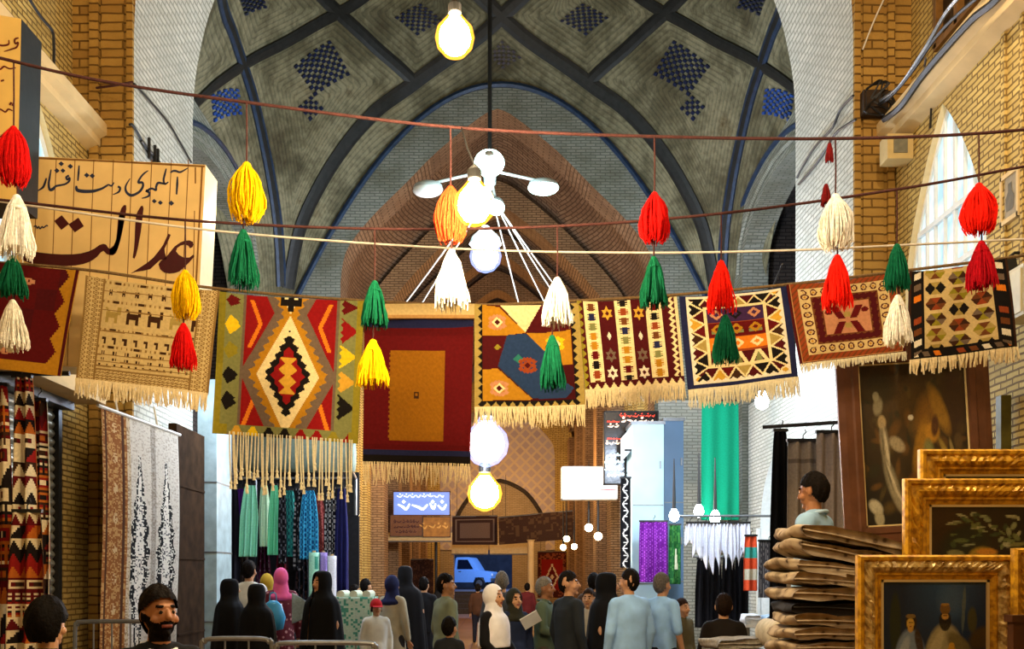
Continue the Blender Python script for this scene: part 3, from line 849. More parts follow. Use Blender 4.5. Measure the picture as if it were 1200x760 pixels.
# -- hexagon kilim
def pat_i(u, v):
    e = min(u/.15, (1-u)/.17, (1-v)/.12)
    if e < 1:
        if e < .12: return PAL['dbrown']
        s = (v*8 if min(u/.15, (1-u)/.17) <= (1-v)/.12 else u*9)
        c = (s+(e-.5)*.5) % 1-.5; d = (e-.55)/.4
        if abs(c) < .28 and abs(d) < .6: return PAL[['white', 'brown', 'rust', 'black', 'orange', 'grey'][int(s+(e-.5)*.5)*5 % 6]]
        return PAL['black']
    x = (u-.15)/.68*3; y = v/.88*5.0+.2
    col = int(max(0, min(2, x))); y += .5*(col % 2)+.12
    r_ = int(y); fx, fy = x-col-.5, y-r_-.5
    if math.hypot(fx, fy*.92) < .45 and abs(fy) < .40 and abs(fx)*.87+abs(fy)*.5 < .40:
        a = int(((math.atan2(fy, fx)/math.pi*3)+6.0) % 6); kk = (col*2+r_) % 4
        sets = (('olive', 'brown', 'khaki'), ('black', 'khaki', 'black'), ('brown', 'rust', 'dbrown'), ('grey', 'olive', 'dbrown'))[kk]
        return PAL[sets[a % 3]]
    return PAL['sand']
rug('hexagon patterned cream kilim with black border at the far right of the line', ((1066, 318), (1180, 302), (1192, 408), (1064, 424)), 7.9, pat_i, 140, 130, (.11, .2), .012, 1, .8, strands=70, fr=.008)

# rope the rugs hang over
def rope(name, label, pts, r, mat, cat='rope', group=None):
    b = MB(); b.tube(smoothline(pts, 8), r, 6); o = b.build(name, mat, smooth=True, uv=False); tag(o, label, cat, group); return o
M_rope = plain('dark_red_cord', '#40201d', rough=.9, var=.35, nscale=70)
M_ropeW = plain('pale_wire', '#c9c2b4', rough=.6, var=.1)
M_ropeB = plain('brown_rope', '#6b5434', rough=.9, var=.3, nscale=70)
rope('clothes_rope', 'brown rope carrying the row of rugs from wall to wall', [(WL, 8.05, P(0, 300, 8).z), P(92, 315, 8.02), P(255, 338, 8.02), P(425, 352, 8.03), P(555, 357, 8.03), P(680, 352, 8.02), P(795, 345, 8.0), P(925, 333, 8.0), P(1060, 317, 7.97), P(1180, 302, 7.93), (WR, 7.9, P(1235, 292, 7.9).z)], .012, M_ropeB)
# ============================================================ ROPES, TASSELS
rope('tassel_rope', 'upper dark red rope with pairs of wool tassels, tied across the whole hall', [P(-308, -5, 6.0), P(-60, 54, 6), P(0, 68, 6), P(120, 95, 6), P(290, 120, 6), P(530, 149, 6), P(770, 160, 6), P(1000, 162, 6), P(1200, 152, 6), P(1448, 122, 6)], .0095, M_rope)
rope('tassel_rope', 'lower dark brown rope with pairs of wool tassels, just above the rugs', [P(-252, 208, 6.4), P(0, 234, 6.4), P(220, 258, 6.4), P(440, 268, 6.4), P(650, 265, 6.4), P(845, 250, 6.4), P(1050, 222, 6.4), P(1200, 195, 6.4), P(1395, 158, 6.4)], .009, M_rope)
rope('white_wire', 'thin white wire stretched across the hall below the two tassel ropes', [P(-180, 214, 7.0), P(0, 236, 7), P(250, 270, 7), P(530, 291, 7), P(750, 296, 7), P(930, 293, 7), P(1080, 286, 7), P(1200, 280, 7), P(1325, 272, 7)], .008, M_ropeW, 'wire')
YARN = {k: plain('yarn_'+k, c, rough=.95, var=.22, nscale=50, bmp=.3, spec=.1) for k, c in dict(
    yellow='#f0bc05', green='#0c5b3d', red='#c80f0c', scarlet='#ee1d0c', crimson='#a80a18', white='#f0ebdf', orange='#c8401a', maroon='#6b1414').items()}
def tassel(label, x, yt, yb, w, style, colr, Y, cord_from, group=None, n=120, name='wool_tassel'):
    top = P(x, yt, Y); h = (yb-yt)/F*Y; rad = w/2/F*Y; r = random.Random(int(x*7+yt))
    t = thing(name, label, 'tassel', top, group)
    b = MB()
    prof = [(0, .25), (.12, .55), (.35, .88), (.6, 1.0), (.85, .93), (1, .72)] if style == 'egg' else [(0, .22), (.1, .42), (.2, .5), (.45, .75), (.8, .98), (1, 1.0)]
    for j in range(n):
        a = r.uniform(0, 2*math.pi); q = math.sqrt(r.uniform(.25, 1.05)); L_ = r.uniform(.86, 1.04)
        pts = []; da = r.uniform(-.25, .25)
        for k in range(7):
            s = k/6*L_; rr = interp(prof, min(1, s))*rad*q*(1+.06*math.sin(9*s+a*3)); aa = a+da*s
            pts.append((math.cos(aa)*rr+r.uniform(-.0022, .0022), math.sin(aa)*rr, -s*h))
        if style == 'egg' and r.random() < .5: pts[-1] = tuple(Vector(pts[-1])*Vector((.8, .8, 1))) if False else (pts[-1][0]*.75, pts[-1][1]*.75, pts[-1][2])
        b.tube(pts, [.0042, .0045, .0045, .0045, .0045, .0042, .003], 4)
    core = [(interp(prof, s)*rad*.62, -s*h) for s in (1, .95, .8, .6, .4, .2, .05)]
    core[0] = (core[0][0]*.9, -h*.86)
    core[1] = (core[1][0], -h*.84)
    b.lathe(core, seg=10); b.build('yarn_skirt', YARN[colr], t)
    b = MB(); b.ball((0, 0, -.004), (rad*.26, rad*.26, rad*.3), 10)
    if style == 'bell':
        b.lathe([(rad*.42, -h*.2), (rad*.50, -h*.185), (rad*.50, -h*.155), (rad*.42, -h*.14)], seg=12)
    b.build('tied_knot', YARN[colr], t)
    b = MB(); hc = (yt-cord_from)/F*Y
    b.tube([(0, 0, 0), (.002, 0, hc*.5), (0, 0, hc)], .0052, 5); b.build('cord', M_rope, t)
    return t
T = tassel
U, D = 6.0, 6.4
T('yellow bushy tassel on the upper rope, just right of the big signboard', 289, 195, 258, 43, 'egg', 'yellow', U, 120, n=150)
T('dark green tassel hanging below the yellow one right of the big signboard', 285, 273, 336, 36, 'bell', 'green', U, 256)
T('orange red bushy tassel half hidden behind the lower warm bulb', 528, 222, 283, 38, 'egg', 'orange', U, 149, n=150)
T('white tassel hanging below the warm bulb at the middle of the hall', 529, 297, 361, 41, 'bell', 'white', U, 281)
T('red tassel on the upper rope, right of the middle, above a dark green one', 767, 229, 284, 36, 'egg', 'red', U, 160, n=150)
T('dark green tassel below the red one on the upper rope, right of the middle', 766, 304, 359, 33, 'bell', 'green', U, 282)
T('white bushy tassel on the upper rope in front of the right brick pilaster', 979, 232, 292, 41, 'egg', 'white', U, 163, n=150)
T('scarlet tassel below the white one, in front of the brown salmon rug', 981, 302, 361, 34, 'bell', 'scarlet', U, 290)
T('scarlet bushy tassel on the upper rope in front of the arched lit window', 1147, 219, 273, 39, 'egg', 'scarlet', U, 156, n=150)
T('crimson tassel in front of the hexagon patterned kilim', 1150, 286, 338, 35, 'bell', 'crimson', U, 271)
T('red bushy tassel on the upper rope at the far left edge', 16, 152, 216, 37, 'egg', 'red', U, 71, n=150)
T('white tassel below the red one at the far left, in front of the signboard', 20, 233, 301, 42, 'bell', 'white', U, 214)
T('dark green tassel at the far left between two white ones', 15, 303, 348, 33, 'bell', 'green', D, 236)
T('white tassel lowest of the far left string, in front of the deep red rug', 15, 355, 409, 35, 'bell', 'white', D, 345)
T('yellow tassel in front of the sand coloured pictorial rug', 217, 320, 373, 34, 'egg', 'yellow', D, 258)
T('red tassel in front of the sand coloured pictorial rug', 215, 382, 432, 31, 'bell', 'red', D, 371)
T('dark green tassel between the diamond kilim and the plain maroon rug', 439, 332, 383, 31, 'bell', 'green', D, 268)
T('yellow flared tassel between the diamond kilim and the plain maroon rug', 437, 402, 453, 39, 'bell', 'yellow', D, 381)
T('white tassel over the top edge of the angular navy and gold kilim', 653, 329, 381, 38, 'bell', 'white', D, 265)
T('dark green tassel in front of the angular navy and gold kilim', 647, 396, 456, 31, 'bell', 'green', D, 379)
T('scarlet tassel over the top edge of the navy zigzag kilim', 845, 309, 365, 34, 'bell', 'scarlet', D, 250)
T('dark green tassel in front of the navy zigzag kilim', 850, 372, 425, 30, 'bell', 'green', D, 362)
T('dark green tassel between the brown rug and the hexagon kilim', 1051, 289, 339, 31, 'bell', 'green', D, 222)
T('white tassel between the brown rug and the hexagon kilim', 1052, 349, 404, 33, 'bell', 'white', D, 337)
T('tiny maroon tassel tied to the upper rope left of the white bushy one', 972, 168, 190, 9, 'bell', 'maroon', U, 163, n=30)
T('tiny maroon tassel tied to the lower rope at the right brick jamb', 968, 216, 241, 12, 'bell', 'maroon', D, 234, n=30)

# ============================================================ LAMPS
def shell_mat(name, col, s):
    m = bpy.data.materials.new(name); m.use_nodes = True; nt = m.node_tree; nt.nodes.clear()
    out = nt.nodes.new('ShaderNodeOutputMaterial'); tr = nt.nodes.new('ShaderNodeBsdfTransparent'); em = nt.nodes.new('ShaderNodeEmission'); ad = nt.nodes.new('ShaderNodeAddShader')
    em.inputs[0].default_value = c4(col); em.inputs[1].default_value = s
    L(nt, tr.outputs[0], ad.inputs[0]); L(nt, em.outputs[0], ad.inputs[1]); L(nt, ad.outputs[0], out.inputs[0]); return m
M_shellW = shell_mat('warm_glass_envelope', '#ffb52e', .95)  # bulb glass with a halo of glow added as its own emission
M_shellC = shell_mat('cool_glass_halo', '#9fb2ff', .75)
def bulb(label, px, py, Y, r, power, cord_to, loc2=None, warm=True, name='hanging_bulb'):
    c = P(px, py, Y); t = thing(name, label, 'lamp', c)
    b = MB(); b.lathe([(.15*r, -1.02*r), (.55*r, -.85*r), (.9*r, -.45*r), (r, 0), (.9*r, .45*r), (.6*r, .8*r), (.36*r, 1.1*r), (.3*r, 1.25*r)], seg=24)
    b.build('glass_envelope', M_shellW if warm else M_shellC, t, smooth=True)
    b = MB(); b.lathe([(.1*r, -.84*r), (.5*r, -.68*r), (.76*r, -.3*r), (.8*r, 0), (.72*r, .4*r), (.5*r, .72*r), (.28*r, 1.0*r)], seg=20)
    e = power/(math.pi*4*math.pi*(.76*r)**2)
    b.build('glowing_core', emit('warm_glow' if warm else 'cool_glow', '#ffe2b0' if warm else '#dfe8ff', e), t, smooth=True)
    b = MB(); b.lathe([(.31*r, 1.2*r), (.34*r, 1.25*r), (.34*r, 1.65*r), (.2*r, 1.8*r), (.06*r, 1.95*r)], seg=14); b.build('socket', M_dark, t)
    b = MB(); p = Vector(cord_to)-c; b.tube([(0, 0, 1.9*r), Vector((0, 0, 1.9*r)).lerp(p, .5)+Vector((0, 0, -.02)), p], .006, 5); b.build('cord', M_dark, t)
    return t
PW_BULB = 190
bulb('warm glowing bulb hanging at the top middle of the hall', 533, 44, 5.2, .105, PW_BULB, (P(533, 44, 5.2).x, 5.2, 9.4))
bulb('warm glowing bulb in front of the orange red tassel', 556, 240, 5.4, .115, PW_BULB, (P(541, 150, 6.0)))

# four-armed lamp hanging from the crown of the crossing
M_lampglow = emit('mercury_lamp_glow', '#c8fff0', 14)
M_lampgrey = plain('cast_lamp_housing', '#a9aba6', rough=.45, metal=.3, var=.08)
H = P(574, 199, 16.5)
t = thing('street_lamp', 'four-armed white lamp hanging on a pole from the crown of the vault', 'lamp', H)
b = MB(); b.tube([(0, 0, -.1), (0, 0, vz(H.x, 16.5)-H.z)], .035, 8); b.build('pole', M_dark, t)
b = MB(); b.lathe([(.03, -.3), (.1, -.24), (.12, 0), (.1, .2), (.05, .3)], seg=14); b.build('hub', M_lampgrey, t)
for k, (dx, dy, dz, lit) in enumerate(((-1.05, .1, -.25, 0), (.9, 0, -.25, 1), (0, -1.05, -.28, 1), (.1, 1.0, -.2, 1))):
    b = MB(); b.tube([(0, 0, 0), (dx*.5, dy*.5, dz*.4), (dx, dy, dz+.05)], .025, 6); a = b.build('arm', M_lampgrey, t)
    rot = Matrix.Rotation(math.atan2(dy, dx), 3, 'Z')
    b = MB(); b.ball((dx, dy, dz), (.25, .15, .11), 16, rot=rot); b.build('lamp_head', M_lampgrey, t, smooth=True)
    b = MB(); b.ball((dx, dy, dz-.05), (.26 if k != 2 else .24, .155 if k != 2 else .24, .12 if k != 2 else .2), 16, rot=rot); b.build('lens', M_lampglow if lit else M_white, t, smooth=True)
G = P(569, 300, 16.5)
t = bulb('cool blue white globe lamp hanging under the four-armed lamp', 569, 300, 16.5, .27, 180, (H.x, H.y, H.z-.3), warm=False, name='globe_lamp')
b = MB(); b.lathe([(.27, .2), (.24, .3), (.12, .42), (.06, .5)], seg=18); b.build('shade', M_white, t)
b = MB()
for k, (px, py, Y) in enumerate(((755, 470, 19.7), (738, 474, 19.7), (700, 470, 19.7), (640, 474, 19.6), (395, 455, 19.6), (428, 455, 19.6))):
    b = MB(); e = P(px, py, Y); s = H+Vector((.03*k-.1, 0, -.28)); mid = (s+e)/2+Vector((0, 0, -.08)); b.tube(smoothline([s, mid, e], 4), .016, 4)
    o = b.build('lamp_wire', M_ropeW); tag(o, ['white wire from the four-armed lamp, outermost on the right', 'white wire from the four-armed lamp, second from the right', 'white wire from the four-armed lamp, third from the right', 'white wire from the four-armed lamp, dropping nearly straight down', 'white wire from the four-armed lamp, outermost on the left', 'white wire from the four-armed lamp, inner one on the left'][k], 'wire', 'wires fanning out from the central lamp')
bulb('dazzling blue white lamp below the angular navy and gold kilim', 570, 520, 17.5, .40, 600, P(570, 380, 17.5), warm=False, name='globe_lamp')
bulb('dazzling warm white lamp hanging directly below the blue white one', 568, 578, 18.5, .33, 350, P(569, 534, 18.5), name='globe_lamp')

# ============================================================ SIGNS
M_cream = plain('cream_sign_paint', '#d9b878', rough=.5, var=.08, nscale=4)
M_creamL = plain('pale_sign_edge', '#efe3b4', rough=.5, var=.05)
M_ink = plain('maroon_sign_paint', '#3d070a', rough=.5, var=.1)
M_inkB = plain('blue_black_sign_paint', '#232a44', rough=.5, var=.2)
M_groove = plain('board_groove', '#7a5423', rough=.8, var=.2)
def signbox(label, corners, Y, depth, mats, name='signboard'):
    t = thing(name, label, 'sign', P(*[(corners[0][k]+corners[2][k])/2 for k in (0, 1)], Y))
    l = t.location.copy(); W = [P(*c, Y)-l for c in corners]
    b = MB(); i = b.vs(W+[w+Vector((0, depth, 0)) for w in W])
    b.face((i, i+3, i+2, i+1), 0)
    for a, c, m in ((0, 1, 1), (1, 2, 1), (2, 3, 1), (3, 0, 1)): b.face((i+a, i+c, i+4+c, i+4+a), m)
    b.face((i+4, i+5, i+6, i+7), 1)
    b.build('board', mats, t)
    b = MB()
    for k in (.25, .75):
        p = W[0].lerp(W[3], k)+Vector((.3, depth*.5, 0)); b.tube([p, Vector((WL-l.x, p.y, p.z))], .03, 6)
    b.build('wall_bracket', M_dark, t)
    return t, (lambda x, y: P(x, y, Y)-l)
t, fn = signbox('big cream plank signboard with large maroon and small blue handwritten lettering', [(20, 182), (241, 193), (229, 434), (16, 427)], 8.6, .36, [M_cream, M_creamL])
b = MB()
for x0, x1 in ((44, 36), (66, 57), (88, 79), (110, 101), (133, 123), (155, 145), (178, 167), (201, 189), (221, 209)): ink_stroke(b, fn, [(x0, 187), (lerp(x0, x1, .5), 310), (x1, 428)], .9, d=.002)
ink_stroke(b, fn, [(229, 196), (229, 215)], 1.6, d=.002); ink_stroke(b, fn, [(228, 247), (227, 300), (224, 420)], 1.0, d=.002)
ink_stroke(b, fn, [(18, 184), (130, 189), (240, 195)], 2.2, d=.002); ink_stroke(b, fn, [(237, 196), (231, 310), (225, 430)], 2.0, d=.002)
b.build('plank_groove', M_groove, t)
b = MB()
zp = lambda pts: [(20+x/7.6, 230+y/7.6) for x, y in pts]
zq = lambda pts: [(130+x/7.6, 230+y/7.6) for x, y in pts]
ink_poly(b, fn, zp([(20, 470), (60, 500), (110, 482), (200, 500), (300, 511), (400, 517), (500, 516), (570, 508), (640, 490), (690, 466), (735, 433), (770, 423), (795, 430), (808, 452), (828, 470), (850, 462), (868, 430), (885, 380), (900, 300), (912, 170), (958, 170), (942, 290), (925, 370), (912, 420), (898, 465), (880, 505), (855, 524), (830, 524), (800, 514), (770, 484), (745, 500), (715, 535), (680, 563), (640, 585), (590, 602), (520, 615), (440, 620), (340, 618), (220, 610), (110, 592), (60, 570), (35, 540)]))
ink_poly(b, fn, zq([(118, 78), (95, 105), (75, 160), (64, 220), (58, 300), (48, 390), (25, 440), (-10, 468), (-12, 515), (15, 522), (40, 505), (62, 460), (82, 400), (100, 320), (116, 240), (128, 180), (138, 110), (136, 80)]))
ink_poly(b, fn, zq([(268, 88), (245, 125), (228, 160), (220, 220), (216, 300), (212, 400), (205, 480), (195, 545), (208, 556), (222, 530), (240, 460), (255, 380), (268, 310), (276, 240), (284, 170), (291, 105), (284, 84)]))
ink_poly(b, fn, zq([(512, 333), (495, 370), (465, 435), (425, 490), (380, 545), (320, 595), (250, 640), (178, 687), (220, 672), (290, 662), (350, 648), (395, 605), (440, 565), (500, 560), (480, 500), (478, 465), (500, 420), (522, 370), (533, 342)]))
ink_poly(b, fn, zq([(735, 430), (730, 405), (700, 392), (660, 395), (620, 410), (570, 445), (525, 500), (490, 545), (445, 575), (425, 605), (440, 650), (475, 678), (520, 687), (570, 682), (610, 668), (655, 630), (700, 585), (745, 532), (735, 518), (700, 545), (650, 545), (605, 520), (580, 488), (590, 460), (620, 438), (660, 428), (690, 440), (705, 462), (728, 450)]))
for q in ([(400, 168), (465, 245), (395, 298), (333, 220)], [(548, 190), (595, 265), (515, 320), (460, 250)]): ink_poly(b, fn, zp(q))
b.build('large_lettering', M_ink, t)
b = MB()
i1 = lambda pts: [(20+x/8.44, 180+y/8.44) for x, y in pts]
i2 = lambda pts: [(130+x/8.446, 180+y/8.446) for x, y in pts]
def dot(c, r, f): x, y = c; ink_poly(b, fn, f([(x, y-r), (x+r*1.1, y), (x, y+r), (x-r*1.1, y)]))
for pts, w in (([(660, 228), (657, 300), (650, 405)], [1.2, 2.6, 1.6]), ([(588, 190), (615, 172), (645, 172), (690, 182), (765, 140)], [1, 2.2, 2.6, 2.2, .6]),
    ([(548, 148), (535, 200), (522, 260), (535, 300), (570, 280)], [1.2, 2.2, 2.2, 2.2, 1]), ([(535, 300), (500, 292), (465, 292), (448, 330), (445, 360), (400, 345), (350, 375)], [2, 2.4, 2.6, 2.4, 2.6, 2.2, 2.6]),
    ([(345, 365), (380, 385), (378, 415), (345, 432), (305, 442)], [3, 2.6, 2.4, 1.8, .8]), ([(370, 168), (330, 195), (295, 235), (272, 285), (310, 285), (318, 320), (290, 370), (235, 405), (190, 410), (152, 375), (148, 320), (190, 245)], [.8, 1.8, 2, 2.6, 2.6, 2.6, 2.6, 2.8, 3.4, 2.8, 1.8, .6]),
    ([(70, 325), (92, 340), (78, 378), (22, 405)], [2.6, 2.4, 2, .8])): ink_stroke(b, fn, i2(pts), w)
for c, r in (((598, 490), 26), ((430, 470), 22), ((490, 485), 22)): dot(c, r, i2)
for pts, w in (([(960, 285), (935, 318), (905, 308), (880, 322), (840, 345), (790, 362), (740, 372), (650, 372), (595, 358), (588, 318)], [1, 2, 1.8, 2, 2.4, 3, 3.6, 4, 4, 1.6]),
    ([(615, 118), (610, 190), (603, 270)], [1.2, 2.2, 1.4]), ([(515, 215), (488, 235), (500, 258), (520, 240), (518, 270), (480, 300), (430, 312), (385, 322), (355, 350), (325, 355), (315, 300), (325, 230), (338, 158)], [2, 2.4, 2, 2.2, 2, 2, 2.2, 2.2, 3.4, 3, 2.4, 2, 1]),
    ([(292, 242), (275, 295), (255, 335), (205, 368)], [1.4, 2.4, 2.4, .8])): ink_stroke(b, fn, i1(pts), w)
for c, r in (((690, 213), 24), ((745, 220), 24), ((438, 100), 24), ((395, 168), 24), ((455, 168), 22), ((528, 126), 24)): dot(c, r, i1)
b.build('small_lettering', M_inkB, t)
b = MB()
for pts in ([(150, 270), (170, 262), (180, 285), (195, 268), (205, 290), (225, 268), (235, 280), (265, 258), (275, 268)],): ink_stroke(b, fn, zp(pts), 1.2)
b.build('signature', M_inkB, t)

t, fn = signbox('cream signboard with a black side, cut off by the left edge of the photo', [(-70, 6), (25, 22), (20, 238), (-76, 232)], 7.2, .32, [plain('yellowed_sign_paint', '#d8b566', rough=.5, var=.08, nscale=4), M_dark])
b = MB(); z5 = lambda pts: [(x/4, y/4) for x, y in pts]
for pts, w in (([(88, 178), (70, 185), (72, 205), (86, 200), (78, 222), (52, 232), (20, 242)], [1.4, 2, 1.8, 1.8, 1.8, 1.6, .6]), ([(42, 188), (40, 208), (10, 214), (-20, 205), (-30, 225)], [1.2, 1.8, 2, 1.6, 1.2]), ([(75, 318), (45, 322), (20, 312), (0, 325), (-40, 318)], [1, 1.6, 1.8, 1.6, 1.2]),
    ([(60, 520), (40, 512), (25, 525), (0, 512), (-30, 525)], [1.2, 1.8, 1.8, 1.8, 1.4]), ([(42, 605), (20, 625), (0, 645)], [.8, 1.4, 1]), ([(20, 375), (5, 380)], 1.6), ([(55, 480), (45, 492)], 2), ([(65, 484), (58, 496)], 2), ): ink_stroke(b, fn, z5(pts), w)
b.build('lettering', plain('red_black_sign_paint', '#571512', rough=.5), t)

# ============================================================ THINGS ON THE NEAR WALLS
def cable(label, pts, r, m=M_dark):
    b = MB(); b.tube(smoothline(pts, 5), r, 5); o = b.build('cable', m); tag(o, label, 'cable'); return o
XR = WR-.26
cable('thick black cable running along the cornice of the right wall', [PW(1215, -50, XR), PW(1165, 2, XR), PW(1140, 22, XR), PW(1105, 60, XR), PW(1080, 90, XR), PW(1055, 125, XR), PW(1036, 140, XR)], .035)
cable('thinner black cable above the thick one on the right cornice', [PW(1180, -30, XR), PW(1130, 10, XR), PW(1098, 42, XR), PW(1070, 82, XR), PW(1045, 112, XR), PW(1030, 122, XR)], .018)
cable('grey conduit over the cables on the right cornice', [PW(1150, -30, XR), PW(1112, 10, XR), PW(1085, 55, XR), PW(1055, 100, XR), PW(1032, 118, XR)], .022, M_iron)
cable('thin dark cable dropping from the cornice to the tip of the arched window', [PW(1085, 68, XR), PW(1084, 85, WR-.05), PW(1094, 94, WR-.04), PW(1092, 112, WR-.03), PW(1090, 150, WR-.03)], .012)
cable('upper black cable crossing the right jamb of the big arch', [PW(1000, 112, 3.98), PW(985, 128, 4.0), PW(975, 150, 4.0), PW(955, 172, 4.0), PW(940, 196, 4.0), PW(934, 208, 4.0)], .016)
cable('lower black cable crossing the right jamb of the big arch', [PW(1003, 140, 3.98), PW(990, 148, 4.0), PW(978, 158, 4.0), PW(958, 190, 4.0), PW(936, 216, 4.0)], .016)
cable('dark cable sagging down the left jamb of the big arch', [PW(157, 98, -4.1), PW(170, 112, -4.1), PW(196, 142, -4.1), PW(210, 165, -4.1), PW(224, 190, -4.1)], .014)
cable('short dark cable on the left jamb behind the big signboard', [PW(152, 146, -4.1), PW(158, 150, -4.1), PW(180, 190, -4.1), PW(192, 205, -4.1)], .016)
cable('dark cable looping down the left wall above the signs', [PW(30, -8, WL+.04), PW(48, 20, WL+.04), PW(61, 36, WL+.04), PW(63, 52, WL+.04), PW(63, 76, WL+.04)], .016)
cable('thin pale cord slanting down the right brick pilaster', [P(1040, -10, 11.0), P(1024, 25, 11.0), P(1011, 58, 11.05)], .01, M_ropeW)
cable('short dark red cord tied to the left brick pilaster', [P(113, 103, 11.0), P(135, 100, 10.9), P(156, 96, 10.95)], .014, M_rope)
# junction of cables on the right pilaster
t = thing('junction_box', 'dark cable junction box on the right brick pilaster', 'junction box', (4.24, 11.06, P(1028, 122, 11.06).z))
b = MB(); b.box((0, 0, 0), (.28, .14, .26)); b.box((-.04, -.08, .02), (.16, .04, .18)); b.build('box', plain('rusted_box', '#2c1d0c', rough=.7, var=.4), t)
b = MB(); r = random.Random(4)
for k in range(9):
    a = r.uniform(0, 6.28); b.tube(smoothline([(r.uniform(-.12, .12), -.08, r.uniform(-.12, .12)), (.22*math.cos(a), -.14, .2*math.sin(a)), (.16*math.cos(a+1), -.1, .18*math.sin(a+1))], 4), .012, 4)
b.build('tangled_wire', M_dark, t)
t = thing('loudspeaker', 'square beige loudspeaker box high on the right wall beside the pilaster', 'loudspeaker', (4.37, 10.75, P(1064, 176, 10.75).z))
b = MB(); b.box((0, 0, 0), (.28, .22, .27)); b.build('cabinet', plain('beige_plastic', '#b9a069', rough=.5, var=.06), t)
b = MB(); b.box((0, -.115, 0), (.15, .01, .15)); b.build('grille', plain('grey_grille', '#6e6a58', rough=.6), t)
p = PW(1187, 230, WR); t = thing('wall_plaque', 'small framed grey plaque on the right wall near the photo edge', 'plaque', (WR-.02, p.y, p.z))
b = MB(); 
for y, z, sy, sz in ((0, .2, .3, .04), (0, -.2, .3, .04), (.14, 0, .03, .44), (-.14, 0, .03, .44)): b.box((0, y, z), (.04, sy, sz))
b.build('frame', M_plaster, t)
b = MB(); b.box((.005, 0, 0), (.02, .26, .38)); b.poly([(-.008, -.06, -.12), (-.008, .06, -.12), (-.008, .07, .0), (-.008, .03, .05), (-.008, .03, .12), (-.008, -.03, .12), (-.008, -.03, .05), (-.008, -.07, 0)], 1)
b.build('picture', [plain('plaque_grey', '#8d7f63', rough=.6), plain('plaque_figure', '#5e543f', rough=.6)], t)
p = PW(1178, 318, WR-.15); t = thing('floodlight', 'small black floodlight on a bracket right of the hexagon kilim', 'floodlight', p)
b = MB(); b.box((0, 0, 0), (.2, .13, .2), taper=.7); b.build('housing', M_dark, t)
b = MB(); b.box((0, 0, -.105), (.17, .11, .012)); b.build('lens', plain('dull_glass', '#4c4a44', rough=.1), t)
b = MB(); b.tube([(0, 0, .1), (.08, 0, .16), (.15, 0, .16)], .014, 6); b.build('bracket', M_dark, t)
p = PW(1200, 345, WR-.1); t = thing('meter_box', 'cream metal box on the right wall at the photo edge, beside the floodlight', 'box', (WR-.1, p.y, p.z))
b = MB(); b.box((0, 0, 0), (.2, .36, .42)); b.build('body', plain('cream_metal', '#c9bd94', rough=.4, var=.06), t)
b = MB(); b.box((-.105, 0, 0), (.012, .3, .36)); b.build('lid', plain('cream_lid', '#d6cba4', rough=.4, var=.06), t)
# iron bracket on the left jamb
p = PW(178, 180, -4.1); t = thing('iron_bracket', 'small dark iron insulator bracket on the left jamb above the big signboard', 'bracket', p)
b = MB(); b.tube([(0, -.35, 0), (0, .35, 0)], .018, 6)
for y in (-.15, .05, .15): b.tube([(0.02, y, -.12), (0.02, y, .12)], .02, 6)
b.build('bar', M_dark, t)
# ============================================================ SHOPS, GOODS
def hsh(a, b): return ((int(a)*374761393+int(b)*668265263) ^ 0x5bd1e995) % 1013/1013
def dots(base, spot, n=8, m=20, thr=.45, sz=.34):
    base, spot = lin(base), lin(spot)
    def f(u, v):
        a, b = u*n, v*m; c, d = a % 1-.5, (b+.5*(int(a) % 2)) % 1-.5
        return spot if math.hypot(c, d) < sz and hsh(int(a)+7, int(b+.5*(int(a) % 2))) < thr+.3 else base
    return f
def solid(c, var=.12, n=14):
    c = lin(c); return lambda u, v: tuple(x*(1-var+2*var*hsh(u*n, v*3)) for x in c)
def hang(name, label, cat, x0, x1, yt, yb, Y, col, folds=3, depth=.06, pinch=.55, group=None, nu=26, nv=40, shift=0, ragged=.0, thick=.012, ph=0):
    """a textile hanging from its top edge in soft vertical folds (px extents at distance Y)"""
    A, B, Cc = P(x0, yt, Y), P(x1, yt, Y), P((x0+x1)/2, yb, Y)
    loc = (A+B)/2; t = thing(name, label, cat, loc, group); w = (B-A).x; h = A.z-Cc.z
    def fn(u, v):
        k = pinch+(1-pinch)*min(1, v*2.2)**.6
        x = (u-.5)*w*k+shift*v*w; y = depth*math.sin(2*math.pi*(folds*u+ph)+.8*v)*(.4+.6*v)
        return Vector((x, y, -h*v*(1-ragged*tri(u*1.5+x0*.13))))
    b = MB(); panel(b, fn, col, nu, nv, thick); o = b.build('cloth', WOOL, t, smooth=True)
    b = MB(); b.box((0, 0, .012), (w*pinch+.03, .04, .03)); b.tube([(0, 0, .02), (0, 0, .06), (.03, 0, .09), (.02, 0, .12)], .006, 5); b.build('hanger', M_dark, t)
    return t
def pole(name, label, cat, a, b_, r, mat=M_iron):
    b = MB(); b.tube([a, b_], r, 8); o = b.build(name, mat); tag(o, label, cat); return o

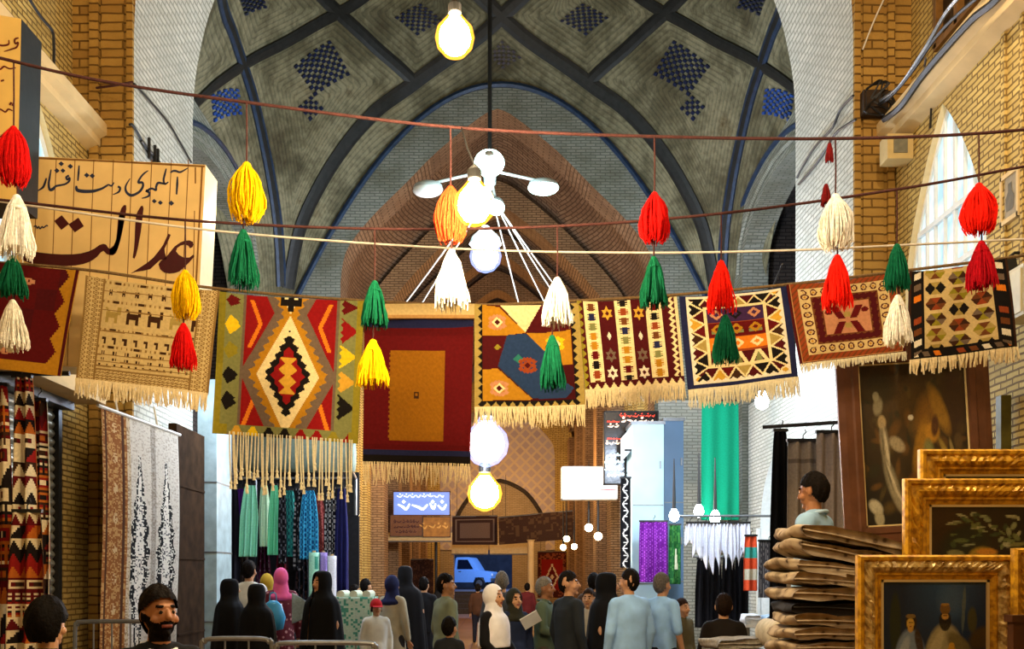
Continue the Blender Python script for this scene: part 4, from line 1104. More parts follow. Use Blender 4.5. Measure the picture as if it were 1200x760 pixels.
# ---- scarf stall on the left
ZR = P(0, 560, 16.5).z
pole('scarf_rail', 'grey rail carrying the coloured scarves of the left stall', 'rail', (-4.6, 16.5, ZR), (-2.45, 16.5, ZR), .02)
b = MB(); b.box((-3.6, 17.75, 1.75), (2.2, .08, 3.5)); 
for x in (-4.4, -3.6, -2.8): b.box((x, 17.68, 1.75), (.06, .06, 3.5))
o = b.build('stall_backboard', plain('stall_dark_board', '#17181d', rough=.8, var=.3)); tag(o, 'dark board closing the back of the left scarf stall', 'board')
t = thing('rolled_awning', 'grey green rolled awning above the left scarf stall, behind the ivory fringe', 'awning', (-3.45, 16.9, 3.72))
b = MB(); rot = Matrix.Rotation(R(90), 3, 'Y'); b.lathe([(.02, -1.0), (.3, -.98), (.31, 0), (.3, .98), (.02, 1.0)], seg=24, rot=rot)
b.build('canvas_roll', plain('awning_canvas', '#6f8278', rough=.85, var=.15), t, smooth=True)
b = MB()
for x in (-.9, .9): b.tube([(x, 0, -.2), (x, .75, -.35)], .03, 6); b.tube([(x, .75, -.35), (x, .75, -1.0)], .03, 6)
b.build('support_arm', M_iron, t)
b = MB()
for x in (-.95, -.3, .35, .95): b.lathe([(.315, -.012), (.325, 0), (.315, .012)], c=(x, 0, 0), seg=24, rot=rot)
b.build('strap', M_dark, t)
SC = [('deep purple', 274, 291, 572, 640, solid('#4a1d6e'), 3), ('black', 265, 281, 570, 690, solid('#16141c'), 2), ('pale mint', 283, 304, 568, 652, solid('#8fe0bd', .1), 3),
      ('near white green', 303, 316, 568, 640, solid('#bfe3c4', .08), 2), ('bright mint', 315, 328, 568, 650, solid('#6fd6a6', .1), 2), ('dotted black', 326, 336, 570, 660, dots('#15151a', '#6d6f78', 4, 30), 2),
      ('sea green patterned', 331, 347, 574, 652, dots('#2f8f8a', '#103c4a', 7, 30, .6), 3), ('black and grey', 344, 356, 572, 668, dots('#111218', '#8a8c92', 4, 24, .4), 2),
      ('bright blue patterned', 351, 373, 574, 655, dots('#3aa3d2', '#0f3f74', 8, 26, .6), 3), ('brick red', 366, 380, 580, 648, dots('#7c3330', '#a9605a', 5, 18), 2),
      ('black and white lace', 380, 396, 572, 662, dots('#111118', '#b9bcc0', 6, 26, .55), 3), ('navy blue', 392, 408, 572, 700, solid('#1d1f52', .15), 3)]
for k, (nm, x0, x1, yt, yb, cf, fo) in enumerate(SC):
    hang('hanging_scarf', nm+' scarf hanging from the rail of the left stall', 'scarf', x0, x1, yt, yb, 16.42-.05*(k % 3), cf, fo, .05, .5, 'scarves on the left stall', shift=(.25 if nm == 'brick red' else -.12 if 'mint' in nm else 0), ph=k*.37)
GA = [('plum coloured', 300, 318, '#4b1a33', 'speckled'), ('maroon', 322, 338, '#5d1426', ''), ('charcoal', 346, 362, '#22242c', ''), ('grey brown', 276, 292, '#413a35', '')]
for k, (nm, x0, x1, c, _) in enumerate(GA):
    hang('hanging_dress', nm+' dress hanging low at the back of the left stall', 'dress', x0, x1, 640, 730, 17.2, dots(c, '#6a5560', 6, 16, .3), 3, .07, .5, 'dresses at the back of the left stall', ph=k*.4)
def roll(label, px, w, yt, Y, col, zb=0.0, lean=.06):
    a = P(px, yt, Y); r_ = w/2/F*Y; t = thing('fabric_roll', label, 'fabric', (a.x, Y, zb)); L_ = a.z-zb
    b = MB(); b.c = []; n0 = 0
    def fn(u, v):
        an = 2*math.pi*u*1.15; q = r_*(1-.12*u+.02*math.sin(3*an)); return Vector((q*math.cos(an)+lean*(1-v)*0, q*math.sin(an), L_*v))
    panel(b, fn, col, 26, 30, .004); b.build('cloth', WOOL, t, smooth=True)
    b = MB(); b.lathe([(r_*.3, 0), (r_*.3, L_+.03)], seg=10); b.build('cardboard_core', plain('cardboard', '#a98d63'), t)
roll('mint speckled fabric roll standing behind the right woman in black at the scarf stall', 368, 13, 647, 15.6, dots('#9fd8bd', '#3f8e78', 6, 30, .5))
roll('lavender fabric roll between the mint and the white rolls', 379, 10, 647, 15.7, solid('#9a86c8', .06))
roll('white fabric roll at the right end of the scarf stall', 389, 11, 651, 15.6, solid('#dcdde6', .05))
t = thing('bulb_light', 'small bare bulb on the corridor corner right of the scarf stall', 'lamp', P(418, 603, 19.6)); b = MB(); b.ball((0, 0, 0), .06, 12); b.build('bulb', emit('small_warm_glow', '#ffd9a0', 30), t)
b = MB(); b.tube([(0, 0, .05), (0, 0, .14), (0, .38, .2)], .018, 6); b.build('holder', M_dark, t)
# fabric covered counter
t = thing('fabric_counter', 'mint and white patterned cloth covered counter right of the scarf stall', 'counter', (P(415, 700, 13).x, 13.2, 0))
b = MB(); b.c = []
def drape(u, v):
    a = u*2*math.pi; sx, sy = .28, .3; e = 4.0; c_, s_ = math.cos(a), math.sin(a); q = (abs(c_)**e+abs(s_)**e)**(-1/e)
    k = 1+.03*math.sin(a*9)*v; return Vector((sx*q*c_*k, sy*q*s_*k, 1.33*(1-v)+.02))
panel(b, drape, lambda u, v: lin('#4f9a86') if hsh(u*60+v*40, v*46) < .32 else lin('#b7d3c2'), 60, 46, .01)
b.build('cloth_cover', WOOL, t, smooth=True)
b = MB(); b.box((0, 0, .67), (.5, .54, 1.34)); b.build('counter_body', plain('counter_top_fabric', '#9fc2ad', rough=.9, var=.3, nscale=30), t)
b = MB(); 
for dx in (-.17, 0, .17): b.tube([(dx, -.27, 1.38), (dx, .27, 1.38)], .055, 10)
b.build('folded_fabric', plain('pale_fabric', '#c3cdb9', rough=.9, var=.15), t)
def barrier(label, x0, x1, y, Y, bars=True):
    A, B = P(x0, y, Y), P(x1, y, Y); w = B.x-A.x; t = thing('crowd_barrier', label, 'barrier', (A.x, Y, 0)); z = A.z
    b = MB(); b.tube(smoothline([(0, 0, .05), (0, 0, z-.1), (.03, 0, z-.03), (.1, 0, z), (w-.1, 0, z), (w-.03, 0, z-.03), (w, 0, z-.1), (w, 0, .05)], 4), .022, 8); b.tube([(0, 0, .22), (w, 0, .22)], .018, 6); b.build('frame', M_iron, t)
    n = max(2, int(w/.16))
    for k in range(1, n): b = MB(); b.tube([(w*k/n, 0, .22), (w*k/n, 0, z)], .009, 5); b.build('bar', M_iron, t)
    for x in (.08, w-.08):
        b = MB(); b.box((x, 0, .025), (.05, .5, .05)); b.build('foot', M_iron, t)
barrier('grey steel crowd barrier in front of the medallion carpet', 88, 196, 728, 10.0)
barrier('grey steel crowd barrier in front of the women at the scarf stall', 236, 319, 748, 8.6)
barrier('grey steel crowd barrier at the bottom edge, right of the women at the scarf stall', 322, 441, 753, 8.4)

# ---- kilims hanging at the left shop
def geo(seed, pals):
    pals = [lin(p) for p in pals]
    def f(u, v):
        row = int(v*15); h = hsh(row+seed, seed*3); x = u*4; y = v*15 % 1
        if h < .25: return pals[(row+int(x+y)) % len(pals)]
        if h < .5: return pals[row % len(pals)] if y > tri(x) else pals[(row+1+seed) % len(pals)]
        if h < .75:
            d = max(abs((x % 2)-1)*.9, abs(y-.5)*2); return pals[(int(d*4)+row) % len(pals)]
        return pals[(int(y*6)+row) % len(pals)] if int(x*6) % 3 else pals[(row+2) % len(pals)]
    return f
KP = ['#5d0f14', '#e3d3ad', '#1c1513', '#8c1a16', '#b5621f', '#3b2415']
for k, (x0, x1, yt, yb, Y, sd, txt) in enumerate(((-30, 14, 452, 800, 8.5, 1, 'leftmost patterned kilim hanging at the shuttered shop, cut by the photo edge'), (12, 40, 442, 690, 8.55, 4, 'dark red and white kilim hanging in the middle of the kilims at the shuttered shop'), (33, 57, 470, 730, 8.7, 8, 'narrow kilim hanging nearest the roller shutter'), (10, 54, 600, 830, 8.3, 6, 'long striped kilim hanging lowest at the shuttered shop'))):
    hang('hanging_kilim', txt, 'kilim', x0, x1, yt, yb, Y, geo(sd, KP[sd % 3:]+KP[:2]), 2, .07, .7, 'kilims hanging at the shuttered shop', 40, 90, ph=.2*k)
pole('kilim_pole', 'dark pole from the left wall carrying the hanging kilims', 'pole', (WL, 8.6, P(0, 440, 8.6).z+.02), (-3.75, 8.6, P(0, 440, 8.6).z+.02), .022, M_dark)
# ---- medallion carpet at the left jamb
nz_ = [[rnd.random() for _ in range(64)] for _ in range(200)]
def pat_med(u, v):
    r_ = nz_[int(v*190)][int(u*63)]
    if u < .3:
        c = lin('#8a5526') if r_ < .6 else lin('#b48a52')
        if abs(u-.04) < .012 or abs(u-.25) < .012: return lin('#4b2b14')
        return lin('#c8a877') if math.hypot((u-.15)/.045, ((v*9) % 1-.5)/.3) < .6 and r_ > .3 else c
    if .3 <= u < .34: return lin('#c7b79c') if r_ > .3 else lin('#9a8468')
    for cu in (.46, .82):
        d = abs(u-cu); t_ = (v-.13)/.83
        if 0 < t_ < 1:
            w = .015+.11*math.sin(math.pi*min(1, t_))**1.6*(1+.18*math.sin(t_*60))
            if d < w:
                inner = w*.45
                if d > inner: return lin('#17181c') if r_ < .74 else lin('#d5d3ca')
                return lin('#e4e1d8') if r_ > .22 else lin('#55565a')
    if abs(u-.645) < .03: return lin('#a9a49c') if r_ > .4 else lin('#8d8478')
    return lin('#cfcac0') if r_ > .25 else lin('#b5aea3')
def cfn(u, v):
    z1 = 3.40-.09*u; return Vector((lerp(-4.2, -3.85, u)+.02*math.sin(5*v)-0, lerp(10.4, 11.8, u), lerp(z1, .45, v)))
t = thing('wall_carpet', 'tall carpet with brown border and two black lace medallions at the left jamb', 'carpet', cfn(.5, 0)); l = t.location.copy()
b = MB(); panel(b, lambda u, v: cfn(u, v)-l, pat_med, 90, 190, .02); b.build('pile', WOOL, t)
b = MB(); b.tube([cfn(-.04, 0)-l+Vector((0, 0, .02)), cfn(1.04, 0)-l+Vector((0, 0, .02))], .02, 6); b.build('hanging_rod', M_white, t)
b = MB()
for u in (.2, .72): p = cfn(u, 0)-l; b.tube([p, p+Vector((-.06, .04, .26))], .012, 5)
b.build('hanging_strap', M_ropeW, t)

# ---- the far corridor
def flatbox(mb, px0, py0, px1, py1, Y, d, m=0, base=Vector((0, 0, 0))):
    a, c = P(px0, py0, Y), P(px1, py1, Y); mb.box((a+c)/2+Vector((0, d/2, 0))-base, (abs(c.x-a.x), d, abs(a.z-c.z)), m=m)
def scribble(mb, fn, x0, x1, y, h, r, w, m=0):
    """small illegible cursive line of lettering"""
    x = x1
    while x > x0:
        L_ = r.uniform(.5, 1.6)*h*1.6; pts = [(x, y-h*r.uniform(.2, .6)), (x-L_*.3, y+h*r.uniform(.1, .4)), (x-L_*.6, y+h*r.uniform(-.1, .4)), (x-L_, y-h*r.uniform(-.2, .6))]
        ink_stroke(mb, fn, pts, [w*.7, w*1.2, w*1.2, w*.6], m, .02, 3)
        if r.random() < .6: ink_poly(mb, fn, [(x-L_*.5, y-h*.8-w), (x-L_*.5+w, y-h*.8), (x-L_*.5, y-h*.8+w), (x-L_*.5-w, y-h*.8)], m, .02)
        x -= L_+h*.35
def signpanel(name, label, cat, x0, y0, x1, y1, Y, face, frame, lines, inkmat, d=.12, seed=1):
    t = thing(name, label, cat, P((x0+x1)/2, (y0+y1)/2, Y)); l = t.location.copy()
    b = MB(); flatbox(b, x0, y0, x1, y1, Y, d, base=l); b.build('panel', face, t)
    b = MB(); e = max(.6, (x1-x0)*.018)
    for q in ((x0, y0, x1, y0+e), (x0, y1-e, x1, y1), (x0, y0, x0+e, y1), (x1-e, y0, x1, y1)): flatbox(b, *q, Y-.03, d+.04, base=l)
    b.build('frame', frame, t)
    b = MB(); r = random.Random(seed); fn = lambda x, y: P(x, y, Y-.003)-l
    for (a, c, y, h, w) in lines: scribble(b, fn, a, c, y, h, r, w)
    if b.f: b.build('lettering', inkmat, t)
    return t
M_frameb = plain('brown_frame_wood', '#4f2f18', rough=.5, var=.2)
M_whiteink = emit('lit_white_lettering', '#ffffff', 1.3)
signpanel('shop_sign', 'lit blue shop sign with white cursive lettering in the corridor', 'sign', 460, 575, 528, 604, 26.5, emit('blue_lit_sign_face', '#6b8fe8', .55), M_frameb, [(465, 523, 594, 8, 2.2), (470, 520, 581, 3, .8)], M_whiteink, seed=3)
signpanel('shop_sign', 'brown board with dark lettering under the left half of the lit blue sign', 'sign', 457, 603, 495, 628, 26.4, plain('brown_board', '#6d4527', rough=.6, var=.15), M_frameb, [(461, 491, 611, 2.2, .9), (461, 491, 617, 2.2, .9), (464, 488, 623, 2.2, .9)], M_ink, seed=5)
signpanel('shop_sign', 'golden brown carved board under the right half of the lit blue sign', 'sign', 495.5, 605, 528, 629, 26.4, plain('golden_board', '#9a6a28', rough=.6, var=.3, nscale=8), M_frameb, [(499, 525, 617, 5, 1.6)], plain('gold_ink', '#d2a24a', rough=.5), seed=7)
def awning(label, x0, y0, x1, y1, Y):
    t = thing('shop_awning', label, 'awning', P((x0+x1)/2, y0, Y)); l = t.location.copy()
    A, B = P(x0, y0, Y), P(x1, y1, Y)
    b = MB(); b.grid(lambda u, v: Vector((lerp(A.x, B.x, u), Y+.5-.5*v, lerp(A.z+.12, B.z, v)+(.0 if v < 1 else .02*math.sin(u*40))))-l, 24, 4); b.build('canvas', plain('cream_awning', '#cdb98a', rough=.8, var=.1), t)
    b = MB(); b.tube([A+Vector((0, 0, -(A.z-B.z)))-l, B-l], .02, 6); b.build('bar', M_iron, t)
awning('cream awning under the brown boards in the corridor', 448, 628, 529, 634, 26.2)
awning('cream awning above the street doorway, left one', 529, 638, 572, 649, 31)
awning('cream awning above the street doorway, right one', 574, 640, 621, 649, 30.8)
def pat_dk(u, v):
    e = min(u, 1-u)*1.4 if min(u, 1-u)*1.4 < min(v, 1-v) else min(v, 1-v)
    return lin('#3a2824') if e < .1 else lin('#7d6a5c') if e < .14 else lin('#3d2b28') if e < .24 else lin('#6d5a50')
def carpet(label, corners, Y, pat, nu=30, nv=30, nm='hanging_carpet'):
    W = [P(*c, Y) for c in corners]; l = (W[0]+W[1])/2; t = thing(nm, label, 'carpet', l)
    b = MB(); panel(b, lambda u, v: (W[0]*(1-u)+W[1]*u)*(1-v)+(W[3]*(1-u)+W[2]*u)*v-l+Vector((0, .03*math.sin(7*u), 0)), pat, nu, nv, .02); b.build('pile', WOOL, t)
    b = MB(); b.tube([W[0]-l, W[1]-l], .02, 6); b.build('hanging_rod', M_iron, t)
    b = MB(); 
    for a in (W[0]*.9+W[1]*.1, W[0]*.1+W[1]*.9): b.tube([a-l, Vector((a.x, a.y, a.z+1.3))-l], .01, 4)
    b.build('hanging_cord', M_dark, t)
carpet('dark carpet with a pale inner border hanging over the corridor, left one', [(530, 605), (583, 604), (583, 638), (530, 638)], 30.5, pat_dk)
carpet('long dark brown carpet hanging askew over the corridor, right one', [(584, 606), (671, 598), (673, 631), (585, 638)], 30.2, lambda u, v: lin('#3c2a22') if hsh(u*30, v*12) > .25 else lin('#54402f'), 40, 20)
def pat_red(u, v):
    e = min(u*1.2, (1-u)*1.2, v, 1-v)
    if e < .16: return lin('#4a2018') if e < .05 or hsh(u*20, v*30) < .5 else lin('#8a4a30')
    d = abs(u-.5)*2.2+abs(v-.55)*1.6
    return lin('#d8c4a0') if abs(d-.42) < .06 or d < .12 else lin('#8f2018') if d > .36 else lin('#5d1414')
carpet('red carpet with a diamond medallion on the corridor end wall', [(630, 646), (664, 646), (664, 700), (630, 700)], 38, pat_red)
carpet('dark carpet leaning low at the left of the corridor', [(481, 655), (508, 655), (508, 700), (481, 700)], 29, lambda u, v: lin('#2f1c14') if hsh(u*20, v*30) > .3 else lin('#4b2e20'))
def post(label, px, yt, Y, r_=.06, mat=M_plaster):
    a = P(px, yt, Y); t = thing('awning_post', label, 'post', (a.x, Y, 0)); b = MB(); b.lathe([(r_*1.6, 0), (r_*1.6, .1), (r_, .14), (r_, a.z-.05), (r_*1.3, a.z)], seg=12); b.build('shaft', mat, t)
post('pale post in front of the corridor end wall', 622, 632, 29.8, .1)
post('thin dark post under the cream corridor awning', 511, 630, 26.6, .04, M_dark)
# string of globe bulbs
for k, (px, py, Y, lab) in enumerate(((690, 618, 22, 'largest globe bulb on the right of the corridor'), (701, 628, 21.5, 'globe bulb nearest the black lettered banner'), (664, 631, 28, 'upper far globe bulb beside the long dark carpet'), (660, 641, 29, 'lower left far globe bulb above the red carpet'), (673, 640, 28.5, 'lower right far globe bulb above the red carpet'))):
    c = P(px, py, Y); t = thing('globe_bulb', lab, 'lamp', c, 'globe bulbs in the corridor'); rr = .09
    b = MB(); b.ball((0, 0, 0), rr, 14); b.build('globe', emit('warm_globe', '#ffe2b0', 22), t, smooth=True)
    b = MB(); b.tube([(0, 0, rr*.9), (0, 0, rr*1.6), (0, 0, 1.5)], [.03, .03, .008], 6); b.build('cord', M_dark, t)
signpanel('lightbox_sign', 'white lit box sign with faint lettering and a pink line, right of the corridor', 'sign', 658, 546, 724, 585, 21.3, emit('white_lit_face', '#fff7f0', 1.15), M_white, [(664, 700, 554, 3.2, .9), (672, 704, 562, 2.4, .7)], plain('faded_grey_ink', '#b9b0b8', rough=.6), .25, 4)
o = [x for x in COL.objects if x.name.startswith('lightbox_sign')][0]; b = MB(); ink_stroke(b, lambda x, y: P(x, y, 21.29)-o.location, [(702, 573), (712, 573.4), (723, 574)], 1.2); b.build('pink_line', plain('pink_ink', '#d8607a', rough=.5), o)
t = signpanel('led_sign', 'black lit sign with red and white lettering beside the pale blue cabinet', 'sign', 708, 481, 772, 567, 20.0-.6, plain('black_acrylic', '#0b0606', rough=.2, var=.1), M_dark, [(712, 725, 499, 3, 1.2), (712, 726, 519, 3, 1.2), (730, 765, 493, 4.5, 1.7)], emit('led_cream', '#ffd2b0', 1.1), .2, 9)
l = t.location.copy(); b = MB(); r = random.Random(21); fn = lambda x, y: P(x, y, 19.39)-l
scribble(b, fn, 729, 767, 487, 3, r, .8); scribble(b, fn, 711, 726, 494, 1.2, r, .5); scribble(b, fn, 711, 727, 514, 1.2, r, .5); b.build('red_lettering', emit('led_red', '#ff3a1a', 1.2), t)
b = MB(); 
for y in (534, 542, 550, 557): scribble(b, fn, 711, 722, y, 1.6, r, 1.5); scribble(b, fn, 725, 731, y-1, 1.6, r, 1.3)
b.build('white_lettering', emit('led_white', '#d6f0f4', 1.2), t)
# pale blue cabinets at the corner of the crossing
def cabinet(label, x0, x1, yt, Y, d, col):
    a, c = P(x0, yt, Y), P(x1, yt, Y); w = c.x-a.x; t = thing('steel_cabinet', label, 'cabinet', ((a.x+c.x)/2, Y+d/2, 0)); z = a.z
    b = MB(); b.box((0, 0, z/2), (w, d, z)); b.build('body', plain('steel_'+col[1:], col, rough=.4, var=.08, nscale=2), t)
    b = MB(); b.box((0, 0, z+.03), (w+.05, d+.05, .06)); 
    for q in (.33, .66): b.box((0, -d/2-.004, z*q), (w*.96, .01, .02))
    b.build('seam', M_iron, t)
    for q in (.5, .83):
        b = MB(); b.box((w*.38, -d/2-.02, z*q), (.03, .03, .14)); b.build('handle', M_iron, t)
cabinet('tall pale blue steel cabinet behind the purple sequined cloth', 741, 778, 497, 18.6, .8, '#a9c9d4')
cabinet('tall slate blue steel cabinet right of the pale blue one', 778.5, 801, 493, 18.9, .7, '#54708c')
t = thing('air_conditioner', 'white wedge shaped air conditioner at the top left of the pale blue cabinet', 'air conditioner', P(738, 515, 18.7)); 
b = MB(); b.prism([(-.1, -.35), (.12, -.1), (.12, .35), (-.1, .1)], (0, 0, 0), VX, VZ, VY, .6); b.build('casing', M_white, t)
b = MB(); b.box((-.02, -.01, -.2), (.16, .02, .04)); b.build('louvre', M_dark, t)
def pat_scr(u, v):
    return lin('#d9d6cc') if abs(u-.5-.22*math.sin(v*38)) < .07 or (abs(u-.5) < .2 and tri(v*14) > .86) else lin('#121214')
hang('cloth_banner', 'narrow black banner with a pale curling pattern left of the pale blue cabinet', 'banner', 727, 739, 560, 665, 18.3, pat_scr, 1, .02, .95, nu=16, nv=90)
hang('hanging_cloth', 'purple sequined cloth hanging on the pale blue cabinet', 'cloth', 749, 783, 611, 682, 17.9, dots('#6a1a86', '#a44fc0', 14, 30, .5, .3), 3, .05, .95, nu=36, nv=50)
hang('hanging_cloth', 'green patterned cloth hanging right of the purple sequined one', 'cloth', 784, 798, 615, 684, 17.8, lambda u, v: lin('#e6e6c8') if v > .4 and abs(u-.6) < .25*(v-.2) and v < .75 else lin('#1f5a2c') if hsh(u*9, v*30) > .3 else lin('#3f7a3a'), 2, .05, .9)
hang('green_banner', 'long plain green banner hanging on the pale brick wall', 'banner', 822, 866, 470, 609, 17.4, lambda u, v: tuple(x*(.9+.1*math.sin(u*14)) for x in lin('#0f8f68')), 2.5, .03, .97, nu=30, nv=20)
for k, (px, py, Y, lab) in enumerate(((790, 604, 17.2, 'white bulb glowing above the green patterned cloth'), (838, 606, 16.4, 'bright white bulb glowing above the white scarves'), (819, 599, 16.8, 'white bulb glowing left of the green banner hem'))):
    c = P(px, py, Y); t = thing('bare_bulb', lab, 'lamp', c, 'bare bulbs at the right stall')
    b = MB(); b.lathe([(.02, -.1), (.07, -.07), (.09, 0), (.07, .06), (.035, .12)], seg=14); b.build('bulb', emit('cold_bulb_glow', '#e8fbff', 40), t, smooth=True)
    b = MB(); b.tube([(0, 0, .1), (0, 0, .2), (0, 0, 1.0)], [.035, .03, .008], 6); b.build('cord', M_dark, t)
c = P(893, 470, 8.7); t = thing('bare_bulb', 'bright bulb shining behind the fringe of the navy zigzag kilim', 'lamp', c)
b = MB(); b.lathe([(.02, -.07), (.05, -.05), (.062, 0), (.05, .045), (.025, .09)], seg=14); b.build('bulb', emit('cold_bulb_glow_near', '#eaf6ff', 60), t, smooth=True)
b = MB(); b.tube([(0, 0, .08), (0, 0, .15), (0, -.3, .9), (0, -.62, 1.02)], [.026, .022, .007, .007], 6); b.build('cord', M_dark, t)
ZW = P(0, 610, 16).z
pole('scarf_rail', 'grey rail carrying the white scarves of the right stall', 'rail', (P(796, 610, 16).x, 16, ZW+.08), (XS, 16, ZW+.08), .02)
for k in range(8):
    x = 804+k*9.4
    hang('hanging_scarf', 'white scarf on the right stall, '+['first', 'second', 'third', 'fourth', 'fifth', 'sixth', 'seventh', 'eighth'][k]+' from the left', 'scarf', x-1.5, x+11, 613, [640, 655, 668, 674, 662, 668, 664, 657][k], 16-.06*(k % 2), solid('#e2e4ee', .05), 2, .05, .6, 'white scarves on the right stall', ph=k*.3, nu=20, nv=22, ragged=.38)
for k in range(4):
    x = 815+k*15
    hang('hanging_garment', 'black garment hanging under the white scarves, '+['leftmost', 'second from the left', 'second from the right', 'rightmost'][k], 'garment', x, x+17, 655, 735, 16.5, solid('#131318', .2), 2, .07, .7, 'black garments at the right stall', ph=k*.3, nu=14, nv=22)
pole('garment_rail', 'grey rail carrying the black garments under the white scarves', 'rail', (P(812, 652, 16.5).x, 16.5, P(0, 652, 16.5).z), (P(880, 652, 16.5).x, 16.5, P(0, 652, 16.5).z), .02)
hang('hanging_scarf', 'orange, teal and white striped scarf right of the white ones', 'scarf', 872, 888, 628, 692, 15.4, lambda u, v: [lin('#d9502a'), lin('#3a9a8a'), lin('#d9502a'), lin('#c9c0a4')][int(v*5) % 4], 2, .04, .8)
hang('hanging_carpet', 'grey speckled carpet beside the black curtain at the right', 'carpet', 889, 913, 634, 700, 14.6, dots('#4a4b52', '#8f8f92', 10, 20, .4), 1, .02, .97)
hang('black_curtain', 'long black curtain hanging left of the grey curtains', 'curtain', 903, 926, 505, 760, 10.6, lambda u, v: lin('#08080a'), 2.5, .06, .6, nu=24, nv=20)
hang('grey_curtain', 'grey curtain nearest the black curtain, behind the blanket stack', 'curtain', 923, 959, 517, 720, 9.8, lambda u, v: lin('#8d7f6e') if abs(v-.12) > .012 else lin('#6b5f52'), 2.5, .05, .97, 'grey curtains behind the blanket stack', nu=30, nv=40)
hang('grey_curtain', 'grey curtain nearest the large painting, behind the salesman', 'curtain', 957, 992, 507, 720, 9.7, lambda u, v: lin('#94867a') if abs(v-.1) > .012 else lin('#6b5f52'), 2.5, .05, .97, 'grey curtains behind the blanket stack', nu=30, nv=40, ph=.4)
pole('curtain_pole', 'dark pole carrying the black and grey curtains', 'pole', (P(900, 503, 10.2).x, 10.4, P(0, 503, 9.9).z+.1), (WR, 9.6, P(0, 503, 9.9).z+.1), .02, M_dark)

# ---- stack of folded blankets
def blanket_mat():
    m, nt, b = newmat('paisley_blanket'); tc = N(nt, 'ShaderNodeTexCoord')
    v = N(nt, 'ShaderNodeTexVoronoi', Scale=14.0); L(nt, tc.outputs['Object'], v.inputs['Vector'])
    nz = N(nt, 'ShaderNodeTexNoise', Scale=9.0, Detail=5.0); L(nt, tc.outputs['Object'], nz.inputs['Vector'])
    c = ramp(nt, v.outputs['Distance'], [(.14, '#4a3c2f'), (.24, '#93816a'), (.6, '#aa987d')])
    c = mix(nt, ramp(nt, nz.outputs[0], [(.5, (0, 0, 0)), (.62, (.6,)*3)]), c, '#65543f')
    L(nt, c, b.inputs['Base Color']); b.inputs['Roughness'].default_value = .95; b.inputs['Specular IOR Level'].default_value = .1
    bump(nt, b, nz.outputs[0], .4, .01); return m
M_blk = blanket_mat(); M_blkdark = plain('blanket_black_print', '#1d1a17', rough=.95, var=.3)
def blanket(label, cx, cy, z, w, d, th, mat, rz=0, tilt=0, group=None, seed=0, name='folded_blanket'):
    t = thing(name, label, 'blanket', (cx, cy, z), group, rz); t.rotation_euler = (0, tilt, rz)
    b = MB(); r = random.Random(seed); n = 28
    def ring(y, k):
        pts = []
        for j in range(n):
            a = 2*math.pi*j/n; c_, s_ = math.cos(a), math.sin(a); ex = 5
            q = (abs(c_)**ex+abs(s_)**ex)**(-1/ex)
            x = w/2*q*c_*k; zz = th/2*q*s_*k
            zz += .009*math.sin(x*8+seed*1.7)+.005*math.sin(x*27+seed)+.006*math.sin(y*14+seed*2); x += .012*math.sin(y*9+seed+s_*2)
            pts.append((x, y, zz+th/2))
        return b.vs(pts)
    rings = [ring(-d/2+d*k/10, (.92 if k in (0, 10) else 1)) for k in range(11)]
    for k in range(10):
        for j in range(n): b.face((rings[k]+j, rings[k]+(j+1) % n, rings[k+1]+(j+1) % n, rings[k+1]+j))
    b.face([rings[0]+j for j in range(n)]); b.face([rings[-1]+j for j in range(n)][::-1])
    b.build('folded_cloth', mat, t, smooth=True)
    b = MB(); th2 = th*.28                              # inner fold lines on the front edge
    for k in (0,): b.tube([(-w*.46, -d/2-.002, th/2+k*th2*.6), (-w*.2, -d/2-.006, th/2+k*th2*.6+.004), (w*.2, -d/2-.006, th/2+k*th2*.5-.003), (w*.46, -d/2-.002, th/2+k*th2*.5)], th*.07, 6)
    b.build('fold', mat, t, smooth=True)
    return t
M_counter = plain('counter_wood', '#4f3018', rough=.5, var=.25, nscale=5)
def counter(label, x0, x1, y0, y1, z):
    t = thing('display_counter', label, 'counter', ((x0+x1)/2, (y0+y1)/2, 0)); w, d = x1-x0, y1-y0
    b = MB(); b.box((0, 0, z-.02), (w, d, .04)); b.build('top', M_counter, t)
    b = MB(); b.box((0, 0, (z-.04+.08)/2), (w-.06, d-.06, z-.12)); b.build('body', M_counter, t)
    b = MB(); b.box((0, 0, .04), (w-.12, d-.1, .08)); b.build('plinth', M_dark, t)
counter('wooden counter under the stack of folded blankets', 1.5, 2.5, 5.32, 6.1, .9)
counter('wooden counter carrying the gold framed paintings', 1.5, 3.6, 4.05, 5.28, .9)
z = .9; nb = 13; ths = [.93*q_ for q_ in [.076, .08, .074, .078, .082, .075, .08, .077, .079, .08, .078, .084, .09]]
ords = ['lowest', 'second', 'third', 'fourth', 'fifth', 'sixth', 'seventh', 'eighth', 'ninth', 'tenth', 'eleventh']
for k in range(nb):
    cx = 1.93+rnd.uniform(-.02, .02); w = .6+rnd.uniform(-.03, .03)
    if k >= 11: cx, w = 1.98, .68
    lab = ('topmost folded beige blanket of the tall stack behind the gold frames' if k == 12 else 'folded beige blanket directly under the topmost of the tall stack' if k == 11 else ('black printed' if k == 7 else 'beige')+' folded blanket in the tall stack, %s from the counter' % ords[k])
    blanket(lab, cx, 5.68, z, w, .52, ths[k], M_blk if k != 7 else M_blkdark, rnd.uniform(-.06, .06), (.015*max(0, k-5) if k < 11 else .2), 'tall stack of folded blankets', k); z += ths[k]
for k in range(4):
    p = P(868-k*2, 748, 8.0); blanket('grey striped blanket in the low pile left of the tall stack, '+['lowest', 'second from below', 'second from the top', 'topmost'][k], p.x, 8.1, .78+k*.085, .46, .4, .085, plain('grey_striped_cloth', '#8a8478', rough=.95, var=.35, nscale=40), .1*k-.1, 0, 'low pile of grey blankets', 30+k)
